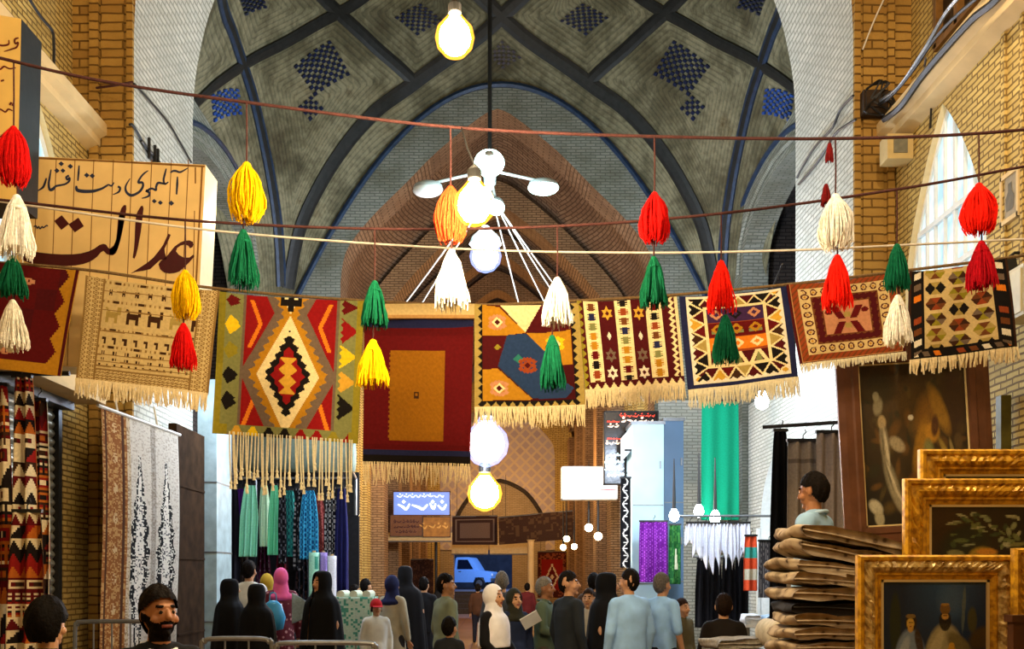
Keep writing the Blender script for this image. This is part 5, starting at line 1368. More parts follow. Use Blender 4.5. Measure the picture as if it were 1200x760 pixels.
t = thing('rolled_blanket', 'cream rolled blanket between the low grey pile and the tall stack', 'blanket', P(906, 742, 7.8)+Vector((0, 0, -.0)))
b = MB(); b.lathe([(.01, -.25), (.1, -.25), (.115, -.2), (.115, .2), (.1, .25), (.01, .25)], seg=20, rot=Matrix.Rotation(R(90), 3, 'X'), sx=.8); b.build('cloth_roll', plain('cream_blanket', '#c3b79c', rough=.95, var=.2), t, smooth=True)
b = MB(); b.tube([(math.cos(a)*.012*a*.8, -.255, math.sin(a)*.012*a) for a in [k*.5 for k in range(17)]], .006, 5); b.build('spiral_end', plain('cream_shadow', '#8a7e66', rough=.95), t)
t = thing('wooden_crate', 'low wooden crate under the grey blanket pile', 'crate', (P(872, 750, 8).x+.06, 8.1, 0)); b = MB()
for zz in (.1, .3, .5, .7): 
    b.box((0, -.24, zz), (.82, .02, .15)); b.box((0, .24, zz), (.82, .02, .15)); b.box((-.4, 0, zz), (.02, .46, .15)); b.box((.4, 0, zz), (.02, .46, .15))
b.build('slats', plain('crate_wood', '#6b5233', rough=.8, var=.2), t); b = MB(); b.box((0, 0, .765), (.84, .5, .03)); b.build('lid', plain('crate_wood', '#6b5233', rough=.8, var=.2), t)
# red heap of cloth and white table in the right stall
t = thing('cloth_heap', 'small heap of red and striped cloth on the ground at the right stall', 'cloth', P(808, 746, 12)); t.location.z = .5
b = MB(); b.c = []
panel(b, lambda u, v: Vector(((u-.5)*.42, (v-.5)*.4, .18*math.sin(math.pi*u)*math.sin(math.pi*v)+.025*math.sin(19*u+5*v)*math.sin(14*v)+.02)), lambda u, v: [lin('#a5141a'), lin('#c9311f'), lin('#7a0f14'), lin('#2c4a8c')][int((u+v*.6)*9) % 4], 40, 40, .0); b.build('cloth', WOOL, t, smooth=True)
t = thing('goods_table', 'low table under the heap of red cloth', 'table', (t.location.x, 12, 0)); b = MB(); b.box((0, 0, .48), (.7, .6, .04)); b.build('tabletop', M_white, t)
for sx in (-.3, .3):
    for sy in (-.25, .25): b = MB(); b.box((sx, sy, .23), (.05, .05, .46)); b.build('leg', M_iron, t)
t = thing('goods_table', 'white table with folded goods at the foot of the black curtain', 'table', (P(890, 712, 12.6).x, 12.6, 0)); b = MB(); b.box((0, 0, 1.0), (.5, .6, .04)); b.build('tabletop', M_white, t)
for sx in (-.22, .22):
    for sy in (-.25, .25): b = MB(); b.box((sx, sy, .49), (.05, .05, .98)); b.build('leg', M_iron, t)
for k, (dx, c, nm) in enumerate(((-.14, '#cfd3d6', 'white'), (.12, '#8fa6b8', 'pale blue'))):
    blanket(nm+' folded cloth on the white table beside the black curtain', t.location.x+dx, 12.5, 1.02, .22, .3, .12, plain('cloth_'+nm.replace(' ', '_'), c, rough=.9), 0, 0, None, 50+k, 'folded_cloth_pack')
# ============================================================ FRAMED PAINTINGS
def gold_mat(name, c1, c2):
    m, nt, b = newmat(name); tc = N(nt, 'ShaderNodeTexCoord'); nz = N(nt, 'ShaderNodeTexNoise', Scale=30.0, Detail=5.0); L(nt, tc.outputs['Object'], nz.inputs['Vector'])
    L(nt, ramp(nt, nz.outputs[0], [(.35, c2), (.6, c1)]), b.inputs['Base Color']); b.inputs['Metallic'].default_value = .3; b.inputs['Roughness'].default_value = .36
    bump(nt, b, nz.outputs[0], .3, .005); return m
M_gold = gold_mat('gilded_wood', '#e3ad2c', '#9c6a14'); M_gold2 = gold_mat('pale_gilded_wood', '#dcc07a', '#8a682c'); M_slip = plain('cream_slip', '#d8c28a', rough=.5, var=.05)
def blobs(bg, items, seed=0, amp=.25):
    """painterly canvas: list of (cx, cy, rx, ry, angle, colour, softness) over a background function"""
    it = [(cx, cy, rx, ry, math.cos(R(a)), math.sin(R(a)), lin(c), s) for cx, cy, rx, ry, a, c, s in items]
    def f(u, v):
        c = Vector(bg(u, v)); n = hsh(u*97+seed, v*89)-.5
        for cx, cy, rx, ry, ca, sa, k, s in it:
            dx, dy = u-cx, v-cy; x = (dx*ca+dy*sa)/rx; y = (-dx*sa+dy*ca)/ry; d = x*x+y*y
            if d < 1.0: c = c.lerp(Vector(k), min(1, (1-d)/s)*(1-.25*abs(n)))
        return tuple(max(0, q*(1+amp*n)) for q in c)
    return f
def painting(label, x0, y0, x1, y1, Y, bw, prof, mats, canvas, orn=.0, tilt=0, nu=90, nv=80, orn_n=26, zones=None, zbot=None):
    a, c = P(x0, y0, Y), P(x1, y1, Y); zb = c.z if zbot is None else zbot
    w, h = c.x-a.x, a.z-zb; t = thing('framed_painting', label, 'painting', ((a.x+c.x)/2, Y, zb)); t.rotation_euler = (0, tilt, 0)
    b = MB(); n = 44; rows = []; r = random.Random(int(x0))
    for k, (ti, hi, m) in enumerate(prof):
        d = ti*bw; X0, X1, Z0, Z1 = -w/2+d, w/2-d, d, h-d; ring = []
        cs = [(X0, Z0), (X1, Z0), (X1, Z1), (X0, Z1)]
        for s in range(4):
            (ax, az), (bx, bz) = cs[s], cs[(s+1) % 4]; ll = w if s % 2 == 0 else h
            for j in range(n):
                q = j/n; o = 0
                if m == 1 and orn: o = orn*(abs(math.sin(q*ll*orn_n*math.pi+k*1.7))*.9+.5*math.sin(q*ll*orn_n*2.3*math.pi+k))*min(1, 12*min(q, 1-q))
                ring.append((lerp(ax, bx, q), -hi-o, lerp(az, bz, q)))
        rows.append(b.vs(ring))
    N4 = 4*n
    for k in range(len(rows)-1):
        for j in range(N4): b.face((rows[k]+j, rows[k]+(j+1) % N4, rows[k+1]+(j+1) % N4, rows[k+1]+j), prof[k][2])
    b.poly([(-w/2, 0, 0), (-w/2, 0, h), (w/2, 0, h), (w/2, 0, 0)], 0)
    b.build('frame', [mats[0], mats[1]], t)
    d = prof[-1][0]*bw; b = MB(); e = .012
    for q in ((0, d+e/2, w-2*d, e), (0, h-d-e/2, w-2*d, e)): b.box((q[0], -.012, q[1]), (q[2], .014, q[3]))
    for q in (-w/2+d+e/2, w/2-d-e/2): b.box((q, -.012, h/2), (e, .014, h-2*d))
    b.build('inner_slip', M_slip, t)
    b = MB(); b.c = []; panel(b, lambda u, v: Vector((lerp(-w/2+d, w/2-d, u), -.008, lerp(h-d, d, v))), canvas, nu, nv, .004); b.build('canvas', canvas_mat(), t)
    return t
PROF = [(0, 0, 0), (0, .035, 0), (.08, .05, 0), (.2, .05, 0), (.26, .036, 1), (.38, .045, 1), (.5, .05, 1), (.62, .042, 1), (.72, .032, 0), (.8, .036, 0), (.88, .026, 0), (1, .02, 0)]
night = lambda u, v: tuple(Vector(lin('#0b2340')).lerp(Vector(lin('#2a5484')), max(0, 1-abs(u-.62)*2.4)*(1-v)))
front = blobs(night, [(.66, .28, .16, .3, 0, '#3b5a80', .9), (.14, .62, .06, .5, 0, '#26301c', .5), (.77, .4, .018, .35, 2, '#59686a', .4), (.85, .55, .05, .2, 0, '#4a4a2a', .5), (.93, .8, .12, .2, 20, '#4a3a18', .6),
    (.28, 1.28, .17, .64, 0, '#7f97b4', .2), (.21, 1.0, .05, .26, 12, '#a3b5c8', .5), (.36, .86, .04, .22, -8, '#3b2a1a', .5), (.285, .585, .058, .13, 0, '#2a1c12', .3), (.28, .60, .038, .085, 0, '#d9b64e', .35), (.28, .66, .03, .07, 0, '#caa04a', .5), (.283, .50, .05, .035, 0, '#8a7440', .4), (.27, .59, .012, .008, 0, '#20160c', .3), (.295, .59, .012, .008, 0, '#20160c', .3), (.283, .635, .012, .007, 0, '#8a2a1a', .3),
    (.6, 1.3, .22, .74, 0, '#a8a27c', .2), (.5, .98, .06, .36, 14, '#bdb890', .5), (.74, .92, .1, .26, -24, '#6e6640', .5), (.6, .56, .06, .15, 0, '#1a120c', .25), (.6, .50, .036, .05, 0, '#c79a4c', .35), (.6, .40, .052, .08, 0, '#7a5a22', .3), (.6, .34, .045, .02, 0, '#a8843a', .4), (.588, .49, .01, .007, 0, '#1c120a', .3), (.613, .49, .01, .007, 0, '#1c120a', .3), (.66, .99, .05, .1, 0, '#c8962a', .4), (.66, .9, .03, .05, 0, '#d4a238', .4)], 1, .15)
dark = lambda u, v: tuple(Vector(lin('#120e07')).lerp(Vector(lin('#3a2612')), max(0, 1-math.hypot(u-.1, v-.2)*1.4)))
mid = blobs(dark, [(.3, .5, .22, .3, 20, '#1d2417', .6)]+[(.2+.55*hsh(k, 3), .12+.42*hsh(k, 9), .03+.045*hsh(k, 5), .014+.02*hsh(k, 7), 180*hsh(k, 11), ['#5a6a3c', '#8f9a72', '#3b4b2c', '#a9ac86', '#6d7748'][k % 5], .6) for k in range(46)]+[(.44, .66, .13, .14, 0, '#a2862a', .5), (.47, .6, .1, .05, 0, '#c9862a', .6), (.22, .62, .08, .05, 10, '#7d7f52', .5), (.75, .5, .12, .03, -8, '#7d7a42', .5)], 2)
bigbg = lambda u, v: tuple(Vector(lin('#140f08')).lerp(Vector(lin('#45300f')), max(0, .9-1.3*math.hypot(u-.42, v-.2))))
big = blobs(bigbg, [(hsh(k, 21), .9*hsh(k, 33), .02+.07*hsh(k, 5), .012+.04*hsh(k, 17), 180*hsh(k, 13), ['#3a2a10', '#4c3a16', '#2a2410', '#5a3c14', '#20200f', '#403418'][k % 6], 1.0) for k in range(110)]+[(.88, .25, .14, .3, 0, '#2e1a0c', .8), (.2, .16, .16, .12, 0, '#2f2712', .8), (.62, .36, .14, .22, 18, '#6e4a14', .8), (.55, .52, .07, .22, 20, '#8f6618', .7), (.74, .3, .07, .2, -28, '#84601c', .7), (.66, .44, .08, .07, 0, '#a5751f', .7), (.69, .4, .04, .08, 10, '#3c1d0c', .6), (.8, .6, .03, .17, -32, '#8a7430', .6), (.85, .6, .022, .14, -14, '#857446', .6), (.62, .56, .06, .1, 0, '#6e7040', .7), (.5, .75, .1, .08, 30, '#5e3814', .7),
    (.17, .26, .05, .07, 20, '#7d7458', .6), (.2, .36, .045, .05, 0, '#a08a5e', .6), (.155, .2, .035, .035, 0, '#8b8568', .6), (.215, .5, .05, .17, -6, '#8f8468', .9), (.235, .54, .016, .16, -8, '#b8ad90', .7), (.2, .5, .01, .12, -4, '#5c543e', .8), (.27, .74, .06, .2, -22, '#8f866a', .9), (.285, .75, .014, .18, -24, '#bdb294', .8), (.25, .72, .01, .16, -20, '#5c543e', .8), (.34, .87, .05, .18, -36, '#8a8166', .9), (.35, .85, .014, .15, -38, '#b4a98c', .8), (.33, .5, .09, .05, 24, '#978a6c', .6), (.1, .88, .08, .05, 25, '#b2ab90', .6), (.13, .95, .05, .06, -30, '#9d9678', .6), (.47, .34, .03, .02, 0, '#c8c0a8', .6), (.9, .5, .05, .06, 0, '#4c3a20', .7)], 3)
still = blobs(dark, [(.5, .4, .3, .2, 0, '#4a3a18', .8), (.3, .6, .1, .1, 0, '#6a5a28', .7)], 4)
painting('front painting in an ornate pale gold frame: two robed figures at night', 1002, 650, 1186, 860, 4.5, .112, PROF, (M_gold, M_gold2), lambda u, v: front(u, v*1.75), .010, 0, 110, 130, 34, zbot=.905)
painting('middle painting in an ornate gold frame: pale foliage and a golden vase', 1057, 561, 1262, 800, 4.95, .13, PROF, (M_gold, M_gold), lambda u, v: mid(u, v*2.4), .009, 0, 110, 130, 22, zbot=.905)
painting('rear painting in a gold scalloped frame, mostly hidden behind the middle one', 1075, 527, 1290, 800, 5.2, .13, PROF, (M_gold, M_gold), still, .009, 0, 60, 60, 18, zbot=.905)
painting('painting in a bright gold frame cut off by the right edge of the photo', 1184, 642, 1300, 860, 4.36, .1, PROF, (M_gold, M_gold), still, .009, 0, 50, 60, 30, zbot=.905)
M_rose = plain('rosewood_frame', '#5e3a26', rough=.45, var=.2, nscale=8)
PROF2 = [(0, 0, 0), (0, .03, 0), (.3, .04, 0), (.62, .04, 0), (.7, .055, 0), (.95, .05, 0), (1, .02, 0)]
t = painting('large dark brown painting of a horse and pale drapery in a plain wooden frame', 990, 398, 1168, 640, 8.4, .19, PROF2, (M_rose, M_rose), big, 0, R(-3.2), 130, 130)
l = t.location
e = thing('display_easel', 'wooden easel behind the large dark brown painting', 'easel', (l.x+.02, 8.47, 0))
for x, zt in ((-.34, 3.2), (.34, 3.2)):
    b = MB(); b.tube([(x*1.25, .05, 0), (x, .05, zt)], .03, 6); b.build('leg', M_counter, e)
b = MB(); b.tube([(0, .55, 0), (0, .06, 2.9)], .03, 6); b.build('leg', M_counter, e)
b = MB(); b.box((0, -.04, l.z-.03), (1.1, .14, .05)); b.build('ledge', M_counter, e)
t = thing('picture_stand', 'small brown wooden picture stand at the bottom right corner', 'stand', P(1195, 760, 4.2)); t.location.z = .9
b = MB(); z = P(0, 727, 4.2).z-.9; b.box((.06, 0, z/2), (.2, .05, z)); b.box((.06, 0, z+.01), (.22, .07, .03)); b.build('board', plain('brown_panel_wood', '#4a2c1b', rough=.4, var=.2), t)
b = MB(); b.box((.02, -.03, z*.6), (.012, .01, .12)); b.build('pale_mark', plain('pale_mark', '#b79a78', rough=.5), t)
t = thing('olive_post', 'olive green painted post between the large painting and the right wall', 'post', (P(1176, 500, 8.6).x, 8.6, 0)); b = MB(); b.box((0, 0, 1.6), (.09, .09, 3.2)); b.box((0, 0, .05), (.2, .2, .1)); b.build('shaft', plain('olive_paint', '#57501a', rough=.6, var=.2), t)

# ============================================================ STREET AND PICKUP
b = MB(); b.box((0, 56.5, .475), (28, 26, .95)); 
for k in range(4): b.box((-.62, 43.35-k*.0-.28*k*-1+(-.9), .12+.2*k), (3.0, .3, .2+.4*k*0+.04))
struct(b, 'floor_street', plain('street_asphalt', '#4a4a52', rough=.8, var=.2))
M_truck = plain('sky_blue_car_paint', '#7fb2ea', rough=.25, var=.04, bmp=0); M_gl = plain('car_glass', '#10182a', rough=.05, var=.05, bmp=0)
t = thing('pickup_truck', 'sky blue pickup truck parked in the street beyond the far doorway', 'pickup truck', (-1.75, 52.5, .95), rotz=R(-14))
def sideprism(mb, poly, y0, y1): mb.prism(poly, (0, y0, 0), VX, VZ, VY, y1-y0)
b = MB(); sideprism(b, [(-2.3, .38), (-2.3, .98), (-.35, .98), (-.35, 1.0), (.8, 1.0), (1.55, .92), (1.66, .8), (1.66, .38), (1.35, .36), (1.25, .62), (.8, .62), (.7, .36), (-1.1, .36), (-1.2, .62), (-1.65, .62), (-1.75, .36)], -.82, .82); b.build('body', M_truck, t)
b = MB(); sideprism(b, [(-.35, .98), (-.28, 1.62), (-.2, 1.68), (.42, 1.68), (.5, 1.63), (.92, .98)], -.76, .76); b.build('cab', M_truck, t)
b = MB()
for y in (-.765, .765): b.prism([(-.2, 1.05), (-.15, 1.55), (.38, 1.55), (.68, 1.05)], (0, y-.005, 0), VX, VZ, VY, .01)
b.build('side_window', M_gl, t)
for x in (-1.42, 1.02):
    for y in (-.72, .72):
        b = MB(); rot = Matrix.Rotation(R(90), 3, 'X'); b.lathe([(.06, -.1), (.26, -.1), (.32, -.07), (.32, .07), (.26, .1), (.06, .1)], (x, y, .32), 20, rot=rot); w = b.build('wheel', M_dark, t); 
        b = MB(); b.lathe([(.02, -.11), (.17, -.105), (.17, .105), (.02, .11)], (x, y, .32), 16, rot=rot); b.build('hubcap', M_iron, w)
b = MB(); b.box((1.68, 0, .5), (.08, 1.66, .14)); b.build('bumper', M_iron, t)
for y in (-.6, .6): b = MB(); b.ball((1.66, y, .74), (.05, .12, .09), 10); b.build('headlamp', M_white, t)
b = MB(); b.box((-.02, -.835, 1.0-.06), (.14, .02, .03)); b.build('door_handle', M_iron, t)

# ============================================================ PEOPLE
def remesh(mb, voxel, smooth=2):
    me = bpy.data.meshes.new('tmp'); me.from_pydata(mb.v, [], mb.f); o = bpy.data.objects.new('tmp', me); COL.objects.link(o)
    md = o.modifiers.new('r', 'REMESH'); md.mode = 'VOXEL'; md.voxel_size = voxel; md.use_smooth_shade = True
    if smooth: s = o.modifiers.new('s', 'SMOOTH'); s.factor = .5; s.iterations = smooth
    dg = bpy.context.evaluated_depsgraph_get(); out = bpy.data.meshes.new_from_object(o.evaluated_get(dg))
    bpy.data.objects.remove(o); bpy.data.meshes.remove(me)
    out.polygons.foreach_set('use_smooth', [True]*len(out.polygons)); return out
def meshobj(me, name, mats, parent):
    me.materials.clear()
    for m in (mats if isinstance(mats, (list, tuple)) else [mats]): me.materials.append(m)
    me.name = name; o = bpy.data.objects.new(name, me); COL.objects.link(o); o.parent = parent; return o
def facecut(me, keep):
    bm = bmesh.new(); bm.from_mesh(me); bmesh.ops.delete(bm, geom=[f for f in bm.faces if not keep(f.calc_center_median())], context='FACES'); bm.to_mesh(me); bm.free(); me.update(); return me
SKIN = plain('skin', '#b98a66', rough=.5, var=.06, bmp=.05); SKIN2 = plain('skin_tanned', '#a06d48', rough=.5, var=.06, bmp=.05)
EYE = EYE; M_eye = plain('dark_eye', '#120c0a', rough=.2, bmp=0); M_lip = plain('lips', '#8a4a40', rough=.5, bmp=0); M_shoe = plain('black_shoe_leather', '#15110f', rough=.4)
def fab(c, name='cloth'):
    if name == 'hair': return plain('hair_'+c[1:], c, rough=.7, var=.4, nscale=60, bmp=.9, spec=.06)
    return plain('%s_%s' % (name, c[1:]), c, rough=.85, var=.14, nscale=7, bmp=.25, spec=.15)
def person(label, px, py, Y, rot, kind='man', top='#333333', legs='#22222a', hair='#14100d', scarf='#111111', beard=None, arms=None, sit=False, zf=0.0, turn=0, skin=None, group=None, detail=False, collar=None, sleeves=True, H=None, long=.84, cap=None, pattern=None, hem=.42, hs=1.0, nod=0):
    ztop = EYE+(CY-py)/F*Y; x = (px-CX)/F*Y
    if sit: zseat = ztop-.86; s = 1.0; zf = zseat
    else: s = (ztop-zf)/(1.765)
    t = thing('person', label, 'person', (x, Y, zf if not sit else 0), group, R(rot)); skin = skin or SKIN
    k = s
    dz = 0 if not sit else zseat-.86
    def q(a, b, c): return Vector((a*k, b*k, c*k+dz))
    zh = 1.635; hc = Matrix.Rotation(R(turn), 3, 'Z')@Matrix.Rotation(R(nod), 3, 'X'); ks = max(1.0, .55+.45/k) if k < .95 else 1.0
    def hq(a, b, c):                                   # head space, turned on the neck
        v = hc @ Vector((a*ks, b*ks, c*ks)); return q(v.x, v.y, zh+v.z)
    sx_ = .92 if kind != 'man' else 1.0
    SH = .165*sx_
    if arms is None: arms = (((-.235, .03, 1.14), (-.23, -.05, .89)), ((.235, .03, 1.14), (.23, -.05, .89)))
    hipz, legpts = .92, []
    for sg in (-1, 1):
        if sit: legpts.append([(sg*.09, 0, .9), (sg*.11, -.40, .9), (sg*.11, -.38, .48), (sg*.12, -.52, .44)])
        else: legpts.append([(sg*.09, 0, .9), (sg*.095, -.012, .5), (sg*.1, .02, .085), (sg*.115, -.15, .04)])
    b = MB(); B = lambda c, r: b.ball(c, tuple(x_*k for x_ in r), 14)
    def body_torso(b, e):
        B_ = lambda c, r: b.ball(c, tuple((x_+e)*k for x_ in r), 14)
        B_(q(0, 0, 1.28), (.155*sx_, .105, .17)); B_(q(0, 0, 1.06), (.135*sx_, .095, .16)); B_(q(0, .01, .93), (.15, .11, .12))
        b.cap(q(-SH+.02, .01, 1.415), (.06+e)*k, q(SH-.02, .01, 1.415), (.06+e)*k, 10); b.cap(q(-.06, .015, 1.44), (.05+e)*k, q(.06, .015, 1.44), (.05+e)*k, 10)
    body_torso(b, 0)
    b.cap(q(0, .012, 1.40), .058*k, q(0, .0, 1.55), .052*k, 12)
    b.ball(hq(0, .012, .015), tuple(x_*k*ks for x_ in (.074, .093, .11)), 18); b.ball(hq(0, -.028, -.055), tuple(x_*k*ks for x_ in (.054, .058, .058)), 16); b.ball(hq(0, -.045, -.02), tuple(x_*k*ks for x_ in (.056, .05, .07)), 16)
    b.cap(hq(0, -.09, .012), .009*k*ks, hq(0, -.108, -.022), .0145*k*ks, 8); b.cap(hq(-.034, -.077, .03), .011*k, hq(.034, -.077, .03), .011*k, 8)
    b.cap(hq(-.017, -.084, -.058), .009*k, hq(.017, -.084, -.058), .009*k, 8); b.ball(hq(0, -.075, -.092), .02*k, 8)
    for sg in (-1, 1): b.ball(hq(sg*.077, .012, -.006), tuple(x_*k*ks for x_ in (.011, .02, .03)), 10); b.ball(hq(sg*.031, -.074, .006), .013*k, 8); b.ball(hq(sg*.045, -.055, -.03), .025*k, 8)
    for i, sg in enumerate((-1, 1)):
        sh = q(sg*SH, .01, 1.405); el = q(*arms[i][0]); wr = q(*arms[i][1])
        b.cap(sh, .052*k, el, .04*k, 10); b.cap(el, .039*k, wr, .027*k, 10)
        d = (wr-el).normalized(); side = d.cross(Vector((0, -1, 0))) if abs(d.y) < .9 else d.cross(VX); side = side.normalized() if side.length > 1e-3 else VX; nn = side.cross(d).normalized()
        palm = wr+d*.05*k; rm = Matrix((side, nn, d)).transposed(); b.ball(palm, (.038*k, .016*k, .05*k), 10, rot=rm)
        for f in range(4):
            base = palm+d*.038*k+side*(f-1.5)*.0185*k; L_ = (.062, .074, .07, .054)[f]*k
            m1 = base+d*L_*.5+nn*.008*k; b.cap(base, .0098*k, m1, .0094*k, 6); b.cap(m1, .0094*k, m1+d*L_*.4+nn*.022*k, .0084*k, 6)
        th0 = palm-d*.015*k+side*.03*k; th1 = th0+d*.035*k+side*.025*k; b.cap(th0, .0125*k, th1, .0108*k, 6); b.cap(th1, .0108*k, th1+d*.028*k+nn*.01*k, .0095*k, 6)
        l_ = legpts[i]; b.cap(q(*l_[0]), .085*k, q(*l_[1]), .056*k, 10); b.cap(q(*l_[1]), .055*k, q(*l_[2]), .036*k, 10); b.cap(q(*l_[2]), .036*k, q(*l_[3]), .034*k, 8)
    me = remesh(b, (.0045 if detail else .0082), 3 if detail else 2)
    o = meshobj(me, 'body', [skin, M_eye, M_lip, fab(hair, 'hair')], t)
    eyes = [hq(sg*.031, -.088, .006) for sg in (-1, 1)]; lip = hq(0, -.092, -.058); br = [hq(sg*.034, -.087, .033) for sg in (-1, 1)]; inv = hc.inverted()
    for pl in me.polygons:
        c = Vector(pl.center)
        if c.z < hq(0, 0, -.14).z: continue
        if min((c-e).length for e in eyes) < .0095*k: pl.material_index = 1
        elif abs((inv@(c-lip)).x) < .026*k and (c-lip).length < .028*k and abs(c.z-lip.z) < .008*k: pl.material_index = 2
        elif any(abs((inv@(c-e)).x) < .02*k and abs(c.z-e.z) < .006*k and (c-e).length < .03*k for e in br): pl.material_index = 3
        elif beard:
            v = inv@(c-hq(0, 0, 0)); 
            v = v/k; zl = lerp(-.05, .012, max(0, min(1, (v.y+.085)/.09)))
            if abs(v.x) < .034 and v.y < -.06: zl = -.036
            if -.13 < v.z < zl and v.y < .012 and not (abs(v.x) < .021 and -.066 < v.z < -.05): pl.material_index = 3
    # hair
    hm = fab(hair, 'hair'); r = random.Random(int(px))
    if kind == 'man' and cap is None or kind == 'girl':
        b = MB(); nn_, mm = (64, 48) if detail else (36, 28)
        def hp(u, v):
            a = 2*math.pi*u; p_ = math.pi*v; w = hs*(1+.03*math.sin(a*5+v*9+px)+.025*math.sin(a*11-v*15)+.015*math.sin(a*23+v*31))
            return hq(math.sin(p_)*math.sin(a)*.081*w, .014+math.sin(p_)*math.cos(a)*.1*w, .017+math.cos(p_)*.119*(w*.5+.5*hs))
        b.grid(hp, nn_, mm); 
        me = bpy.data.meshes.new('hair'); me.from_pydata(b.v, [], b.f); me.polygons.foreach_set('use_smooth', [True]*len(b.f))
        def keep(c):
            v = inv@(c-hq(0, 0, 0))/k/ks
            if abs(v.x) > .074 and v.z < .022 and v.y < .03: return False
            return v.z > -.088 and v.y > interp([(-.09, .05), (-.06, .04), (-.02, .02), (.02, -.005), (.045, -.045), (.062, -.062), (.075, -.09), (.085, -.2)], v.z)
        facecut(me, keep); meshobj(me, 'hair', hm, t)
    if cap:
        b = MB(); rr = [hq(0, 0, 0)]
        def cp(u, v): a = 2*math.pi*u; p_ = v*math.pi*.56; return hq(math.sin(p_)*math.sin(a)*.086, .012+math.sin(p_)*math.cos(a)*.104, .03+math.cos(p_)*.1)
        b.grid(cp, 20, 8); b.grid(lambda u, v: hq((u-.5)*.14, -.075-.09*v*(1-(2*u-1)**2*.4), .03-.02*v), 8, 4); b.build('cap', fab(cap), t, smooth=True)
        b = MB(); b.grid(lambda u, v: hq(math.sin(lerp(.9, 5.38, u))*.08, .012-math.cos(lerp(.9, 5.38, u))*-.0-(-math.cos(lerp(.9, 5.38, u)))*-.098, lerp(.02, -.06, v)), 16, 3); b.build('hair', hm, t, smooth=True)
    ev = .012 if detail else .015
    # upper garment
    if kind != 'chador':
        b = MB(); rings = []
        for z_, rx_, ry_ in ((.84, .176, .122), (.95, .174, .124), (1.08, .172, .118), (1.2, .182, .122), (1.3, .188, .124), (1.37, .184, .112), (1.415, .16, .092), (1.445, .115, .078), (1.475, .07, .066)):
            rings.append(b.vs([q(math.cos(a_)*abs(math.cos(a_))**-.25*rx_*sx_ if abs(math.cos(a_)) > 1e-3 else 0, .008+math.sin(a_)*ry_, z_) for a_ in [2*math.pi*j_/28 for j_ in range(28)]]))
        for r0_, r1_ in zip(rings, rings[1:]):
            for j_ in range(28): b.face((r0_+j_, r0_+(j_+1) % 28, r1_+(j_+1) % 28, r1_+j_))
        b.cap(q(-SH+.015, .01, 1.41), .078*k, q(SH-.015, .01, 1.41), .078*k, 12); b.cap(q(-.07, .012, 1.44), .066*k, q(.07, .012, 1.44), .066*k, 12)
        b.face([rings[0]+j_ for j_ in range(28)][::-1]); b.face([rings[-1]+j_ for j_ in range(28)])
        b.cap(q(0, .012, 1.43), .07*k, q(0, .008, 1.475), .064*k, 12)
        if long < .9: b.cap(q(0, .005, 1.0), .15*k, q(0, .005, long+.1), .155*k, 16)
        for i, sg in enumerate((-1, 1)):
            sh = q(sg*SH, .01, 1.405); el = q(*arms[i][0]); wr = q(*arms[i][1]); b.cap(sh, .07*k, el, .056*k, 10)
            if sleeves: b.cap(el, .055*k, el.lerp(wr, .93), .042*k, 10)
        if kind in ('coat', 'dress'):
            for z0, r0, z1, r1 in ((1.0, .165, .75, .19), (.75, .19, hem, .235 if kind == 'coat' else .30)):
                b.cap(q(0, 0, z0), r0*k, q(0, 0, z1), r1*k, 18)
        me = remesh(b, ev, 5)
        if kind in ('coat', 'dress'): facecut(me, lambda c: c.z > hem*k+dz)
        m = fab(top) if pattern is None else pattern
        meshobj(me, {'coat': 'coat', 'dress': 'dress'}.get(kind, 'shirt' if not collar else 'jacket'), m, t)
    if collar:
        b = MB(); b.tube([q(.078*math.sin(a), .01-.078*math.cos(a), 1.478-.02*math.cos(a)) for a in [lerp(.25, 6.03, j/20) for j in range(21)]], .014*k, 8); b.build('collar', fab(collar), t, smooth=True)
    # trousers and shoes
    b = MB()
    for l_ in legpts: b.cap(q(*l_[0]), .105*k, q(*l_[1]), .075*k, 10); b.cap(q(*l_[1]), .074*k, q(*l_[2]), .058*k, 10)
    b.ball(q(0, .01, .93), (.17*k, .13*k, .11*k), 14); meshobj(remesh(b, ev, 1), 'trousers', fab(legs), t)
    for l_ in legpts: 
        b = MB(); b.cap(q(*l_[2])+Vector((0, .01*k, -.03*k)), .046*k, q(*l_[3])+Vector((0, -.01, .0)), .043*k, 10); b.build('shoe', M_shoe, t, smooth=True)
    # head coverings
    if kind in ('coat', 'dress', 'chador'):
        b = MB(); b.ball(hq(0, .016, .012), tuple(x_*k*ks for x_ in (.092, .112, .126)), 18); b.cap(hq(0, .0, -.07), .088*k, q(0, .01, 1.43), .115*k, 14); b.ball(q(0, .01, 1.40), (.19*k, .135*k, .075*k), 14)
        if long < .8 and kind != 'chador': b.lathe([(.225*k, 1.10*k+dz), (.225*k, 1.22*k+dz), (.22*k, 1.34*k+dz), (.19*k, 1.42*k+dz), (.12*k, 1.48*k+dz), (.08*k, 1.53*k+dz)], seg=28, sy=.7)
        me = remesh(b, .012, 2)
        def keep(c):
            v = inv@(c-hq(0, 0, 0))/k/ks; return not (v.y < -.04 and abs(v.x) < .06*(1-((v.z+.008)/.1)**2 if abs(v.z+.008) < .1 else 0)**.5 if abs(v.z+.008) < .085 else False)
        facecut(me, keep); meshobj(me, 'headscarf', fab(scarf if kind != 'chador' else '#1c1a1c'), t)
